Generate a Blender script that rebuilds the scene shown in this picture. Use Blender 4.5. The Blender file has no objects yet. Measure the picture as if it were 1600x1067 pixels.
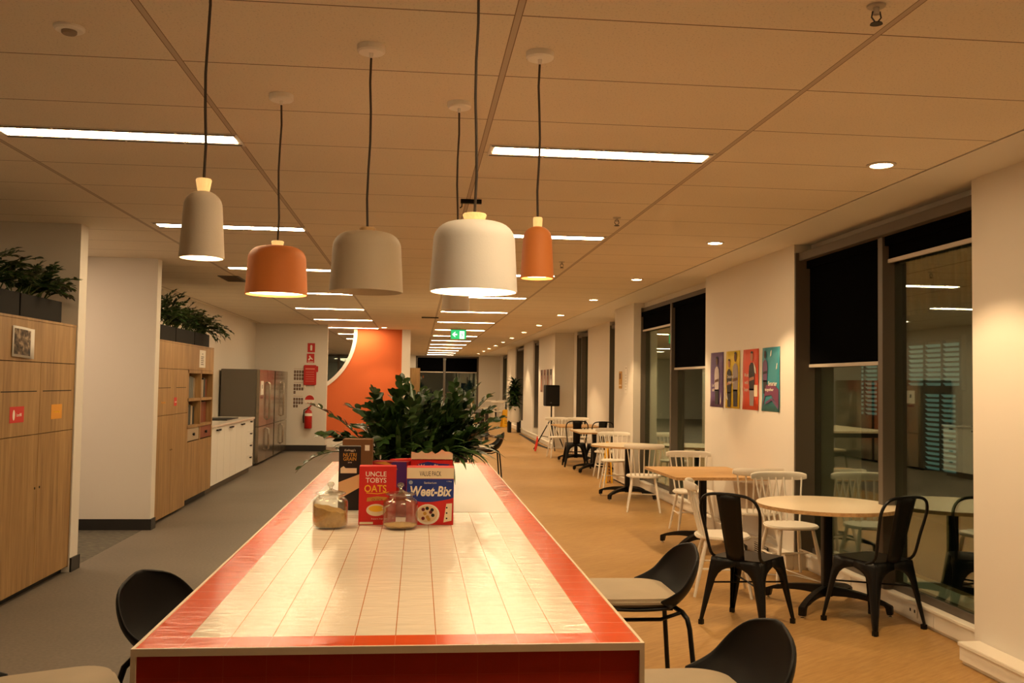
import bpy, bmesh, math, random
from mathutils import Vector, Matrix
PI = math.pi
random.seed(7)
scn = bpy.context.scene
COL = scn.collection

# ------------------------------------------------------------------ camera
cam_d = bpy.data.cameras.new('camera')
cam = bpy.data.objects.new('camera', cam_d)
COL.objects.link(cam)
cam_d.sensor_width = 36.0
cam_d.lens = 36.0 * 1464.65 / 1600
cam_d.clip_start = 0.05
cam_d.clip_end = 300
YAW, PIT, ROL = 0.0988882, 0.0446481, 0.0150424
f_ = Vector((math.sin(YAW) * math.cos(PIT), math.cos(YAW) * math.cos(PIT), math.sin(PIT)))
r_ = Vector((math.cos(YAW), -math.sin(YAW), 0))
u_ = r_.cross(f_)
r2 = r_ * math.cos(ROL) + u_ * math.sin(ROL)
u2 = -r_ * math.sin(ROL) + u_ * math.cos(ROL)
m = Matrix(((r2.x, u2.x, -f_.x, 0), (r2.y, u2.y, -f_.y, 0), (r2.z, u2.z, -f_.z, 1.545), (0, 0, 0, 1)))
cam.matrix_world = m
scn.camera = cam

# ------------------------------------------------------------------ world, exposure
w = bpy.data.worlds.new('night')
scn.world = w
w.use_nodes = True
w.node_tree.nodes['Background'].inputs[0].default_value = (0.02, 0.03, 0.03, 1)
w.node_tree.nodes['Background'].inputs[1].default_value = 0.10
scn.view_settings.view_transform = 'Standard'
scn.view_settings.look = 'None'
scn.view_settings.gamma = 1
scn.view_settings.exposure = 1.5
STRIP = (1.0, 0.74, 0.43)      # ceiling strips
WARM = (1.0, 0.62, 0.31)       # pendants
DOWN = (1.0, 0.67, 0.35)       # downlights
E_STRIP, E_PEND, E_DOWN = 22.5, 6.5, 22.0
CZ = 2.775                     # ceiling height

# ------------------------------------------------------------------ materials
def lin(c):
    c = c / 255.0
    return c / 12.92 if c <= 0.04045 else ((c + 0.055) / 1.055) ** 2.4
def rgb(r, g, b): return (lin(r), lin(g), lin(b), 1)
MATS = {}
def mat(name, col, rough=0.6, metal=0.0, spec=0.5, bump=0.0, bscale=60, var=0.0, vscale=6, emit=None, es=0, trans=0, coat=0):
    if name in MATS: return MATS[name]
    m = bpy.data.materials.new(name); m.use_nodes = True
    nt = m.node_tree; b = nt.nodes['Principled BSDF']
    b.inputs['Base Color'].default_value = col
    b.inputs['Roughness'].default_value = rough
    b.inputs['Metallic'].default_value = metal
    b.inputs['Specular IOR Level'].default_value = spec
    if coat: b.inputs['Coat Weight'].default_value = coat; b.inputs['Coat Roughness'].default_value = 0.08
    if trans: b.inputs['Transmission Weight'].default_value = trans
    if emit: b.inputs['Emission Color'].default_value = emit; b.inputs['Emission Strength'].default_value = es
    if var or bump:
        tc = nt.nodes.new('ShaderNodeTexCoord')
        n = nt.nodes.new('ShaderNodeTexNoise'); n.inputs['Scale'].default_value = vscale; n.inputs['Detail'].default_value = 5
        nt.links.new(tc.outputs['Object'], n.inputs['Vector'])
    if var:
        mx = nt.nodes.new('ShaderNodeMix'); mx.data_type = 'RGBA'; mx.blend_type = 'MULTIPLY'
        mx.inputs[0].default_value = 1
        cr = nt.nodes.new('ShaderNodeMapRange'); cr.inputs[1].default_value = .3; cr.inputs[2].default_value = .7
        cr.inputs[3].default_value = 1 - var; cr.inputs[4].default_value = 1 + var * .3
        nt.links.new(n.outputs['Fac'], cr.inputs[0])
        mx.inputs[6].default_value = col
        nt.links.new(cr.outputs[0], mx.inputs[7]); nt.links.new(mx.outputs[2], b.inputs['Base Color'])
    if bump:
        n2 = nt.nodes.new('ShaderNodeTexNoise'); n2.inputs['Scale'].default_value = bscale; n2.inputs['Detail'].default_value = 3
        nt.links.new(tc.outputs['Object'], n2.inputs['Vector'])
        bp = nt.nodes.new('ShaderNodeBump'); bp.inputs['Strength'].default_value = bump; bp.inputs['Distance'].default_value = 0.01
        nt.links.new(n2.outputs['Fac'], bp.inputs['Height']); nt.links.new(bp.outputs[0], b.inputs['Normal'])
    MATS[name] = m
    return m

class NT:
    """small node-graph helper"""
    def __init__(s, name, rough=.6):
        s.m = bpy.data.materials.new(name); s.m.use_nodes = True; s.nt = s.m.node_tree
        s.b = s.nt.nodes['Principled BSDF']; s.b.inputs['Roughness'].default_value = rough
        MATS[name] = s.m
        s.tc = s.nt.nodes.new('ShaderNodeTexCoord')
    def L(s, a, b): s.nt.links.new(a, b)
    def math(s, op, a, b=None, c=None):
        n = s.nt.nodes.new('ShaderNodeMath'); n.operation = op
        for i, v in enumerate((a, b, c)):
            if v is None: continue
            if isinstance(v, (int, float)): n.inputs[i].default_value = v
            else: s.L(v, n.inputs[i])
        return n.outputs[0]
    def mapping(s, src, loc=(0, 0, 0), rot=(0, 0, 0), sc=(1, 1, 1)):
        n = s.nt.nodes.new('ShaderNodeMapping'); n.inputs[1].default_value = loc; n.inputs[2].default_value = rot; n.inputs[3].default_value = sc
        s.L(src, n.inputs[0]); return n.outputs[0]
    def noise(s, src, scale, detail=4, rough=.5):
        n = s.nt.nodes.new('ShaderNodeTexNoise'); n.inputs['Scale'].default_value = scale; n.inputs['Detail'].default_value = detail
        n.inputs['Roughness'].default_value = rough
        s.L(src, n.inputs['Vector']); return n.outputs['Fac']
    def mix(s, fac, a, b, mode='MIX'):
        n = s.nt.nodes.new('ShaderNodeMix'); n.data_type = 'RGBA'; n.blend_type = mode
        for i, v in ((0, fac), (6, a), (7, b)):
            if isinstance(v, (int, float, tuple)): n.inputs[i].default_value = v
            else: s.L(v, n.inputs[i])
        return n.outputs[2]
    def rng(s, v, a, b, c, d):
        n = s.nt.nodes.new('ShaderNodeMapRange')
        s.L(v, n.inputs[0])
        for i, x in enumerate((a, b, c, d)): n.inputs[i + 1].default_value = x
        return n.outputs[0]
    def ramp(s, v, stops):
        n = s.nt.nodes.new('ShaderNodeValToRGB'); s.L(v, n.inputs[0]); e = n.color_ramp.elements
        while len(e) < len(stops): e.new(.5)
        for i, (p, c) in enumerate(stops): e[i].position = p; e[i].color = c
        return n.outputs[0]
    def bump(s, h, st=.3, dist=.005):
        n = s.nt.nodes.new('ShaderNodeBump'); n.inputs['Strength'].default_value = st; n.inputs['Distance'].default_value = dist
        s.L(h, n.inputs['Height']); s.L(n.outputs[0], s.b.inputs['Normal'])
    def sep(s, src):
        n = s.nt.nodes.new('ShaderNodeSeparateXYZ'); s.L(src, n.inputs[0]); return n.outputs

def wood(name, dark, mid, light, sc=(14, 14, .9), rough=.5, rot=(0, 0, 0)):
    n = NT(name, rough)
    v = n.mapping(n.tc.outputs['Object'], rot=rot, sc=sc)
    a = n.noise(v, 1.6, 8, .62)
    v2 = n.mapping(n.tc.outputs['Object'], rot=rot, sc=(sc[0] * 6, sc[1] * 6, sc[2] * 3))
    b_ = n.noise(v2, 2.0, 4, .5)
    f = n.math('ADD', n.math('MULTIPLY', a, .7), n.math('MULTIPLY', b_, .3))
    c = n.ramp(f, [(.33, dark), (.5, mid), (.66, light)])
    n.L(c, n.b.inputs['Base Color'])
    n.bump(f, .08, .002)
    return n.m

WHITE = mat('white_paint', rgb(226, 222, 214), .75, bump=.02, bscale=200)
WALLP = mat('wall_paint', rgb(222, 216, 206), .8, bump=.03, bscale=250)
BLACKM = mat('black_metal', (.0035, .0034, .0034, 1), .42, 0.0, .28)
BLACKP = mat('black_plastic', (.005, .0048, .0046, 1), .5, spec=.22, bump=.03, bscale=300)
FABRIC = mat('black_fabric', (.016, .016, .016, 1), .9, bump=.15, bscale=500)
CREAM = mat('cream_upholstery', rgb(176, 160, 132), .55, bump=.05, bscale=300, var=.08)
CHWHITE = mat('white_lacquer', rgb(232, 226, 214), .4, bump=.01)
ALU = mat('anodised_frame', rgb(98, 90, 80), .5, .2, bump=.03, bscale=300)
RAIL = mat('pale_metal_rail', rgb(190, 180, 165), .45, .2)
STEEL = mat('brushed_steel', rgb(168, 160, 148), .24, .9, bump=.03, bscale=80)
GREYSIDE = mat('fridge_grey', rgb(104, 98, 88), .5, .2, bump=.02, bscale=200)
CHROME = mat('chrome', (.8, .8, .8, 1), .12, 1)
RED = mat('sign_red', rgb(190, 30, 25), .45)
REDEX = mat('extinguisher_red', rgb(185, 25, 18), .3)
OAK = wood('oak_laminate', rgb(126, 94, 54), rgb(158, 122, 74), rgb(178, 144, 94))
OAKT = wood('oak_tabletop', rgb(160, 122, 74), rgb(190, 150, 98), rgb(206, 168, 116), sc=(1.0, 14, 14))
NECK = wood('turned_beech', rgb(196, 160, 110), rgb(214, 178, 128), rgb(226, 196, 150), sc=(30, 30, 4))
LAMW = mat('shade_white', rgb(250, 246, 240), .6, bump=.05, bscale=250)
LAMG = mat('shade_sand', rgb(196, 182, 158), .65, bump=.05, bscale=250)
LAMN = mat('shade_off_white', rgb(226, 214, 196), .65, bump=.05, bscale=250)
LAMO = mat('shade_terracotta', rgb(232, 142, 74), .6, bump=.05, bscale=250)
LAMIN = mat('shade_inside', rgb(236, 226, 205), .7)
CORD = mat('woven_cord', rgb(70, 58, 48), .8)
BLIND = mat('black_blind_cloth', (.0016, .0016, .0018, 1), 1.0, spec=.02)
DARKWOOD = mat('dark_stained_wood', rgb(34, 24, 18), .5)
SOIL = mat('soil', rgb(40, 28, 20), .95, bump=.4, bscale=60)
PLB = mat('planter_charcoal', rgb(34, 32, 30), .8, spec=.2, bump=.04, bscale=200)
CARD = mat('cardboard', rgb(118, 80, 42), .8, var=.15)
PAPER = mat('paper_white', rgb(232, 226, 216), .75)
INK = mat('dark_ink', rgb(40, 34, 32), .7)
YEL = mat('safety_yellow', rgb(236, 180, 20), .45)
ORANGEW = mat('orange_wall_paint', rgb(208, 102, 50), .75, bump=.03, bscale=250)

def leafmat(name, a, b):
    n = NT(name, .32)
    f = n.noise(n.tc.outputs['Object'], 9, 3)
    n.L(n.ramp(f, [(.3, a), (.7, b)]), n.b.inputs['Base Color'])
    n.b.inputs['Specular IOR Level'].default_value = .5
    return n.m
LEAF = leafmat('leaf_dark', rgb(22, 40, 16), rgb(50, 78, 30))
LEAF2 = leafmat('leaf_strap', rgb(34, 58, 24), rgb(70, 98, 44))
STEM = mat('plant_stem', rgb(66, 84, 36), .5)

# ceiling tiles
n = NT('ceiling_tiles', .9)
sx = n.sep(n.tc.outputs['Object'])
fx = n.math('FRACT', n.math('DIVIDE', n.math('ADD', sx[0], 0.945 + 1.255 * 10), 1.255))
fy = n.math('FRACT', n.math('DIVIDE', n.math('ADD', sx[1], 0.625 * 20 - 3.07 + .625 * 10), .625))
dx_ = n.math('MULTIPLY', n.math('ABSOLUTE', n.math('SUBTRACT', n.math('FRACT', n.math('ADD', fx, .5)), .5)), 1.255)
dy_ = n.math('MULTIPLY', n.math('ABSOLUTE', n.math('SUBTRACT', n.math('FRACT', n.math('ADD', fy, .5)), .5)), .625)
lx = n.math('LESS_THAN', dx_, .012)
ly = n.math('LESS_THAN', dy_, .0035)
lx2 = n.math('LESS_THAN', n.math('ABSOLUTE', n.math('SUBTRACT', dx_, .012)), .0018)
speck = n.rng(n.noise(n.tc.outputs['Object'], 120, 2), .3, .42, .78, 1)
bigv = n.rng(n.noise(n.tc.outputs['Object'], 1.2, 2), .3, .7, .94, 1)
base = n.mix(1.0, rgb(236, 224, 204), n.math('MULTIPLY', speck, bigv), 'MULTIPLY')
c1 = n.mix(ly, base, rgb(118, 98, 80))
c2 = n.mix(lx, c1, rgb(196, 180, 162))
c3 = n.mix(lx2, c2, rgb(140, 120, 100))
n.L(c3, n.b.inputs['Base Color'])
CEIL = MATS['ceiling_tiles']

# timber floor: planks at an angle
n = NT('oak_plank_floor', .42)
v = n.mapping(n.tc.outputs['Object'], rot=(0, 0, math.radians(-35)))
br = n.nt.nodes.new('ShaderNodeTexBrick')
br.inputs['Scale'].default_value = 1.0; br.inputs['Brick Width'].default_value = 1.1; br.inputs['Row Height'].default_value = .17
br.inputs['Mortar Size'].default_value = .0012; br.inputs['Bias'].default_value = 0
br.inputs['Color1'].default_value = (.45, .45, .45, 1); br.inputs['Color2'].default_value = (.55, .55, .55, 1)
br.inputs['Mortar'].default_value = (.3, .3, .3, 1)
n.L(v, br.inputs['Vector'])
g = n.noise(n.mapping(v, sc=(1.6, 14, 1)), 3.2, 7, .7)
f = n.math('ADD', n.math('MULTIPLY', g, .6), n.math('MULTIPLY', br.outputs['Color'], .4))
n.L(n.ramp(f, [(.34, rgb(146, 110, 62)), (.5, rgb(170, 132, 78)), (.64, rgb(186, 150, 94))]), n.b.inputs['Base Color'])
n.bump(f, .04, .002)
FLOORW = MATS['oak_plank_floor']
# grey vinyl
n = NT('grey_vinyl_floor', .55)
a = n.noise(n.tc.outputs['Object'], 45, 4); b_ = n.noise(n.tc.outputs['Object'], .7, 3)
f = n.math('ADD', n.math('MULTIPLY', a, .5), n.math('MULTIPLY', b_, .5))
n.L(n.ramp(f, [(.3, rgb(92, 84, 74)), (.7, rgb(122, 112, 100))]), n.b.inputs['Base Color'])
FLOORG = MATS['grey_vinyl_floor']
n = NT('patterned_carpet', .95)
a = n.noise(n.mapping(n.tc.outputs['Object'], sc=(1, 4, 1)), 14, 5)
n.L(n.ramp(a, [(.35, rgb(58, 56, 50)), (.65, rgb(112, 106, 92))]), n.b.inputs['Base Color'])
n.bump(a, .4, .01)
CARPET = MATS['patterned_carpet']

def tilemat(name, col, grout, sx_, sy_, gx, gy, offs=(0, 0), rough=.12, wob=.12, axes=(0, 1), gw=None, grout_y=None):
    """glazed tiles; grout lines from object coordinates"""
    n = NT(name, rough)
    s3 = n.sep(n.tc.outputs['Object'])
    def dist(o, size, off):
        fr = n.math('FRACT', n.math('ADD', n.math('DIVIDE', n.math('SUBTRACT', o, off), size), 100.5))
        return n.math('MULTIPLY', n.math('ABSOLUTE', n.math('SUBTRACT', fr, .5)), size)
    dx = dist(s3[axes[0]], sx_, offs[0]); dy = dist(s3[axes[1]], sy_, offs[1])
    mx = n.math('LESS_THAN', dx, gx); my = n.math('LESS_THAN', dy, gy)
    c = n.mix(my, col, grout_y or grout)
    c = n.mix(mx, c, grout)
    n.L(c, n.b.inputs['Base Color'])
    wv = n.noise(n.mapping(n.tc.outputs['Object'], sc=(3, 9, 3)), 3.2, 2)
    wv2 = n.noise(n.mapping(n.tc.outputs['Object'], sc=(4, 16, 4)), 7, 2)
    h = n.math('ADD', n.math('MULTIPLY', wv, 1.0), n.math('MULTIPLY', wv2, .35))
    h = n.math('SUBTRACT', h, n.math('MULTIPLY', n.math('MAXIMUM', mx, my), .15))
    n.bump(h, wob, .012)
    n.b.inputs['Roughness'].default_value = rough
    n.b.inputs['Specular IOR Level'].default_value = .16
    return n.m

# ------------------------------------------------------------------ mesh helpers
class MB:
    def __init__(s): s.v = []; s.f = []; s.mi = []; s.k = 0
    def add(s, vs, fs):
        o = len(s.v); s.v += [tuple(p) for p in vs]; s.f += [tuple(i + o for i in f) for f in fs]; s.mi += [s.k] * len(fs); return s
    def box(s, x0, x1, y0, y1, z0, z1, M=None):
        vs = [Vector((x, y, z)) for x in (x0, x1) for y in (y0, y1) for z in (z0, z1)]
        if M: vs = [M @ p for p in vs]
        return s.add(vs, [(0, 1, 3, 2), (4, 6, 7, 5), (0, 4, 5, 1), (2, 3, 7, 6), (0, 2, 6, 4), (1, 5, 7, 3)])
    def tube(s, pts, r, n=8, cap=True, closed=False):
        pts = [Vector(p) for p in pts]; N = len(pts)
        rs = r if isinstance(r, (list, tuple)) else [r] * N
        rings = []; prev = None
        for i, p in enumerate(pts):
            if closed: t = (pts[(i + 1) % N] - pts[i - 1])
            else: t = (pts[min(i + 1, N - 1)] - pts[max(i - 1, 0)])
            t.normalize()
            if prev is None:
                a = Vector((0, 0, 1)) if abs(t.z) < .9 else Vector((1, 0, 0))
                nrm = t.cross(a).normalized()
            else:
                nrm = (prev - t * prev.dot(t)).normalized()
            prev = nrm; bn = t.cross(nrm)
            rings.append([p + (nrm * math.cos(2 * PI * k / n) + bn * math.sin(2 * PI * k / n)) * rs[i] for k in range(n)])
        vs = [q for rg in rings for q in rg]; fs = []
        for i in range(N if closed else N - 1):
            j = (i + 1) % N
            for k in range(n):
                fs.append((i * n + k, i * n + (k + 1) % n, j * n + (k + 1) % n, j * n + k))
        if cap and not closed:
            fs.append(tuple(range(n - 1, -1, -1))); fs.append(tuple((N - 1) * n + k for k in range(n)))
        return s.add(vs, fs)
    def lathe(s, prof, c=(0, 0, 0), n=40):
        """prof list of (r,z), open or ends with r=0"""
        vs = []; fs = []; idx = []
        for r, z in prof:
            if r < 1e-6: idx.append([len(vs)]); vs.append((c[0], c[1], c[2] + z))
            else:
                idx.append(list(range(len(vs), len(vs) + n)))
                vs += [(c[0] + r * math.cos(2 * PI * k / n), c[1] + r * math.sin(2 * PI * k / n), c[2] + z) for k in range(n)]
        for a, b in zip(idx, idx[1:]):
            for k in range(n):
                k2 = (k + 1) % n
                if len(a) == 1 and len(b) == 1: continue
                if len(a) == 1: fs.append((a[0], b[k2], b[k]))
                elif len(b) == 1: fs.append((a[k], a[k2], b[0]))
                else: fs.append((a[k], a[k2], b[k2], b[k]))
        return s.add(vs, fs)
    def prism(s, poly, y0, y1, M=None):
        """polygon in XZ extruded in y"""
        n_ = len(poly)
        vs = [Vector((x, y0, z)) for x, z in poly] + [Vector((x, y1, z)) for x, z in poly]
        if M: vs = [M @ p for p in vs]
        fs = [tuple(range(n_)), tuple(range(2 * n_ - 1, n_ - 1, -1))]
        fs += [(i, i + n_, (i + 1) % n_ + n_, (i + 1) % n_) for i in range(n_)]
        return s.add(vs, fs)
    def slab(s, poly, z0, z1, M=None):
        """polygon in XY extruded in z"""
        n_ = len(poly)
        vs = [Vector((x, y, z0)) for x, y in poly] + [Vector((x, y, z1)) for x, y in poly]
        if M: vs = [M @ p for p in vs]
        fs = [tuple(range(n_ - 1, -1, -1)), tuple(range(n_, 2 * n_))]
        fs += [(i, (i + 1) % n_, (i + 1) % n_ + n_, i + n_) for i in range(n_)]
        return s.add(vs, fs)
    def grid(s, rows, closed=False):
        nr = len(rows); nc = len(rows[0]); vs = [p for r in rows for p in r]; fs = []
        for i in range(nr - 1):
            for j in range(nc if closed else nc - 1):
                j2 = (j + 1) % nc
                fs.append((i * nc + j, i * nc + j2, (i + 1) * nc + j2, (i + 1) * nc + j))
        return s.add(vs, fs)
    def build(s, name, m_, parent=None, smooth=False, bevel=0, loc=None, solid=0, sub=0, seg=2, ang=40, rotz=0):
        me = bpy.data.meshes.new(name)
        me.from_pydata(s.v, [], s.f)
        ms = m_ if isinstance(m_, (list, tuple)) else [m_]
        for q in ms: me.materials.append(q)
        for p, k in zip(me.polygons, s.mi): p.material_index = k
        bm = bmesh.new(); bm.from_mesh(me); bmesh.ops.recalc_face_normals(bm, faces=bm.faces)
        if bevel:
            es = [e for e in bm.edges if len(e.link_faces) == 2 and e.calc_face_angle(0) > .6]
            bmesh.ops.bevel(bm, geom=es, offset=bevel, segments=seg, affect='EDGES', clamp_overlap=True)
        bm.to_mesh(me); bm.free()
        if smooth:
            for p in me.polygons: p.use_smooth = True
            me.set_sharp_from_angle(angle=math.radians(ang))
        o = bpy.data.objects.new(name, me); COL.objects.link(o)
        if loc: o.location = loc
        if rotz: o.rotation_euler = (0, 0, rotz)
        if solid:
            q = o.modifiers.new('s', 'SOLIDIFY'); q.thickness = solid; q.offset = 0
        if sub:
            q = o.modifiers.new('u', 'SUBSURF'); q.levels = sub; q.render_levels = sub
        if parent: o.parent = parent
        return o

def thing(name, label, cat, loc=(0, 0, 0), rz=0, group=None):
    o = bpy.data.objects.new(name, None); COL.objects.link(o)
    o.empty_display_size = .1
    o.location = loc; o.rotation_euler = (0, 0, rz); o['label'] = label; o['category'] = cat
    if group: o['group'] = group
    return o
def tag(o, label, cat, group=None):
    o['label'] = label; o['category'] = cat
    if group: o['group'] = group
    return o
def struct(o): o['kind'] = 'structure'; return o
def dup(root, label, loc, rz=0, group=None):
    def cp(o, par):
        c = o.copy(); COL.objects.link(c)
        c.parent = par
        for ch in o.children: cp(ch, c)
        return c
    r = cp(root, None); r.location = loc; r.rotation_euler = (0, 0, rz); r['label'] = label
    if group: r['group'] = group
    return r
def rrect(w, d, r, n=6):
    pts = []
    for cx, cy, a0 in ((w / 2 - r, d / 2 - r, 0), (-w / 2 + r, d / 2 - r, 90), (-w / 2 + r, -d / 2 + r, 180), (w / 2 - r, -d / 2 + r, 270)):
        for k in range(n + 1):
            a = math.radians(a0 + 90 * k / n); pts.append((cx + r * math.cos(a), cy + r * math.sin(a)))
    return pts
def ell(cx, cz, rx, rz, n=28, a0=0, a1=360):
    return [(cx + rx * math.cos(math.radians(a0 + (a1 - a0) * k / n)), cz + rz * math.sin(math.radians(a0 + (a1 - a0) * k / n))) for k in range(n)]
def text(name, s, m_, parent, x, z, y, width=None, size=.1, shear=0, align='CENTER', bold=0, height=None, th=.0004):
    """lettering in the local XZ plane facing -Y, centred on (x,z)"""
    cu = bpy.data.curves.new(name, 'FONT'); cu.body = s; cu.size = size; cu.align_x = 'LEFT'; cu.shear = shear; cu.offset = bold
    cu.extrude = th; cu.resolution_u = 3
    t = bpy.data.objects.new(name + '_c', cu); COL.objects.link(t)
    bpy.context.view_layer.update()
    me = bpy.data.meshes.new_from_object(t.evaluated_get(bpy.context.evaluated_depsgraph_get()))
    bpy.data.objects.remove(t); bpy.data.curves.remove(cu)
    xs = [v.co.x for v in me.vertices]; ys = [v.co.y for v in me.vertices]
    cx = (min(xs) + max(xs)) / 2; cy = (min(ys) + max(ys)) / 2
    kx = width / (max(xs) - min(xs)) if width else 1
    ky = height / (max(ys) - min(ys)) if height else (kx if width else 1)
    for v in me.vertices:
        v.co = Vector(((v.co.x - cx) * kx, -v.co.z, (v.co.y - cy) * ky))
    me.name = name; me.materials.clear(); me.materials.append(m_)
    o = bpy.data.objects.new(name, me); COL.objects.link(o); o.location = (x, y, z)
    if parent: o.parent = parent
    return o
def decal(name, poly, m_, parent, y, th=.0005):
    return MB().prism(poly, y - th, y).build(name, m_, parent)
def rect(x0, x1, z0, z1): return [(x0, z0), (x1, z0), (x1, z1), (x0, z1)]

# ================================================================== STRUCTURE
def sbox(name, m_, *a): return struct(MB().box(*a).build(name, m_))
sbox('floor', FLOORW, -0.05, 4.2, -3, 43.2, -.1, 0)
g = MB(); g.box(-3.7, -0.05, -3, 7.95, -.1, 0); g.box(-2.76, -.05, 7.95, 9.99, -.1, 0); g.box(-3.7, -.05, 9.99, 21.0, -.1, 0); g.box(-9, -.05, 21.0, 43.2, -.1, 0)
struct(g.build('floor', FLOORG))
sbox('floor', CARPET, -6.2, -2.76, 7.95, 9.99, -.1, 0)
struct(MB().box(-9.1, 2.812, -3, 43.2, CZ, CZ + .1).build('ceiling', CEIL))
sbox('ceiling', WHITE, 2.824, 4.3, -3, 43.2, CZ, CZ + .1)
sbox('trim_1', mat('shadow_gap', (.01, .008, .006, 1), .9), 2.812, 2.824, -3, 43.2, CZ + .012, CZ + .03)
# right hand wall: piers and returns
for a in ((3.2, 3.8, -3, 5.15), (3.2, 3.8, 7.75, 10.25), (3.19, 3.8, 13.75, 15.1), (3.7, 3.9, 15.1, 16.7), (3.7, 3.9, 18.0, 20.35),
          (3.7, 3.9, 21.8, 22.2), (3.24, 3.9, 22.2, 25.2), (3.26, 3.9, 26.6, 29.1), (3.26, 3.9, 31.6, 34.4), (3.74, 3.95, 34.4, 39.6), (3.74, 3.95, 41.6, 43.1)):
    sbox('wall_right', WALLP, a[0], a[1], a[2], a[3], 0, CZ)
for a in ((3.4, 3.8, 5.15, 7.75, 0, .12), (3.4, 3.8, 10.25, 13.75, 0, .12), (3.35, 3.8, 5.15, 7.75, 2.7, CZ), (3.35, 3.8, 10.25, 13.75, 2.7, CZ),
          (3.7, 3.9, 16.7, 18.0, 0, .3), (3.7, 3.9, 20.35, 21.8, 0, .3), (3.45, 3.9, 25.2, 26.6, 0, .3), (3.45, 3.9, 29.1, 31.6, 0, .3),
          (3.74, 3.95, 39.6, 41.6, 0, .8)):
    sbox('wall_right', WALLP, *a)
sbox('wall_left', WALLP, -6.2, -2.72, 7.8, 7.97, 0, CZ)
sbox('wall_left', WALLP, -6.2, -2.69, 9.93, 10.08, 0, CZ)
sbox('wall_left', WALLP, -3.65, -3.5, -3, 7.8, 0, CZ)
sbox('wall_left', WALLP, -3.7, -3.55, 10.08, 20.9, 0, CZ)
sbox('wall_left', WALLP, -6.3, -6.15, 7.97, 9.93, 0, CZ)
sbox('wall_left', WALLP, -9.1, -2.0, 20.9, 21.05, 0, CZ)
sbox('wall_left', WALLP, -9.1, -9.0, 21.05, 43.1, 0, CZ)
sbox('wall_back', WALLP, -3.65, 4.2, -3.1, -3, 0, CZ)
e = MB()
for a in ((-9, -4.35, 0, CZ), (-2.9, -.13, 0, CZ), (2.75, 3.95, 0, CZ), (-4.35, -2.9, 0, .3), (-.13, 2.75, 0, .3), (-4.35, -2.9, 2.72, CZ), (-.13, 2.75, 2.74, CZ)):
    e.box(a[0], a[1], 43, 43.15, a[2], a[3])
struct(e.build('wall_end', WALLP))
# orange partition with round cut-out
poly = [(-.4, 0), (-.4, CZ), (-1.49, CZ)]
for k in range(1, 25):
    a = math.radians(0 - 90 * k / 24); poly.append((-3.0 + 1.51 * math.cos(a), 2.7 + 1.51 * math.sin(a)))
poly += [(-4.2, 1.19), (-4.2, 0)]
struct(MB().prism(poly, 22.3, 22.42).build('wall_orange', ORANGEW))
rim = [Vector((-3.0 + 1.51 * math.cos(math.radians(t)), 22.36, 2.7 + 1.51 * math.sin(math.radians(t)))) for t in range(3, -91, -3)]
rm = MB()
rows = []
for t in range(3, -91, -3):
    c, s_ = math.cos(math.radians(t)), math.sin(math.radians(t))
    rows.append([(-3 + R_ * c, yy, min(2.7 + R_ * s_, CZ)) for R_, yy in ((1.51, 22.285), (1.555, 22.285), (1.555, 22.43), (1.47, 22.43), (1.47, 22.285))])
struct(rm.grid(rows, closed=True).build('trim_2', WHITE, smooth=True, ang=30))
sbox('wall_orange_end', WHITE, -.4, -.2, 22.26, 22.46, 0, CZ)
sbox('baseboard_orange', WHITE, -4.2, -.4, 22.27, 22.3, 0, .2)
# skirtings
BB = mat('black_skirting', (.014, .013, .012, 1), .45)
def bb(n_, *a): struct(MB().box(*a).build('baseboard_' + n_, BB))
bb('left', -3.6, -2.69, 9.915, 9.93, 0, .11); bb('left', -2.69, -2.675, 9.915, 10.08, 0, .11)
bb('left', -2.72, -2.705, 7.8, 7.985, 0, .11); bb('left', -6.1, -2.705, 7.97, 7.985, 0, .11)
bb('left', -3.5, -1.985, 20.885, 20.9, 0, .13); bb('left', -2.0, -1.985, 20.9, 21.05, 0, .13)

# perimeter ducts along the windows
def duct(x0, x1, y0, y1, z1, seams=()):
    q = MB().box(x0 + .012, x1, y0, y1, .022, z1 - .012); q.box(x0, x1, y0, y1, z1 - .022, z1); q.box(x0 + .03, x1, y0 + .01, y1, 0, .022)
    for s_ in seams: q.box(x0 + .008, x0 + .02, s_, s_ + .006, .022, z1 - .02)
    o = struct(q.build('trim_3', CHWHITE, bevel=.003))
    return o
duct(3.065, 3.2, -2.9, 5.1, .125)
duct(3.29, 3.42, 5.15, 7.75, .14, (5.75, 6.9))
duct(3.12, 3.2, 7.75, 10.25, .14)
duct(3.29, 3.42, 10.25, 13.75, .14, (11.0, 12.4))
duct(3.17, 3.19, 13.75, 15.1, .12)
duct(3.5, 3.7, 15.1, 22.2, .14); duct(3.2, 3.24, 22.2, 25.2, .12); duct(3.22, 3.3, 25.2, 34.4, .14)

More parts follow.
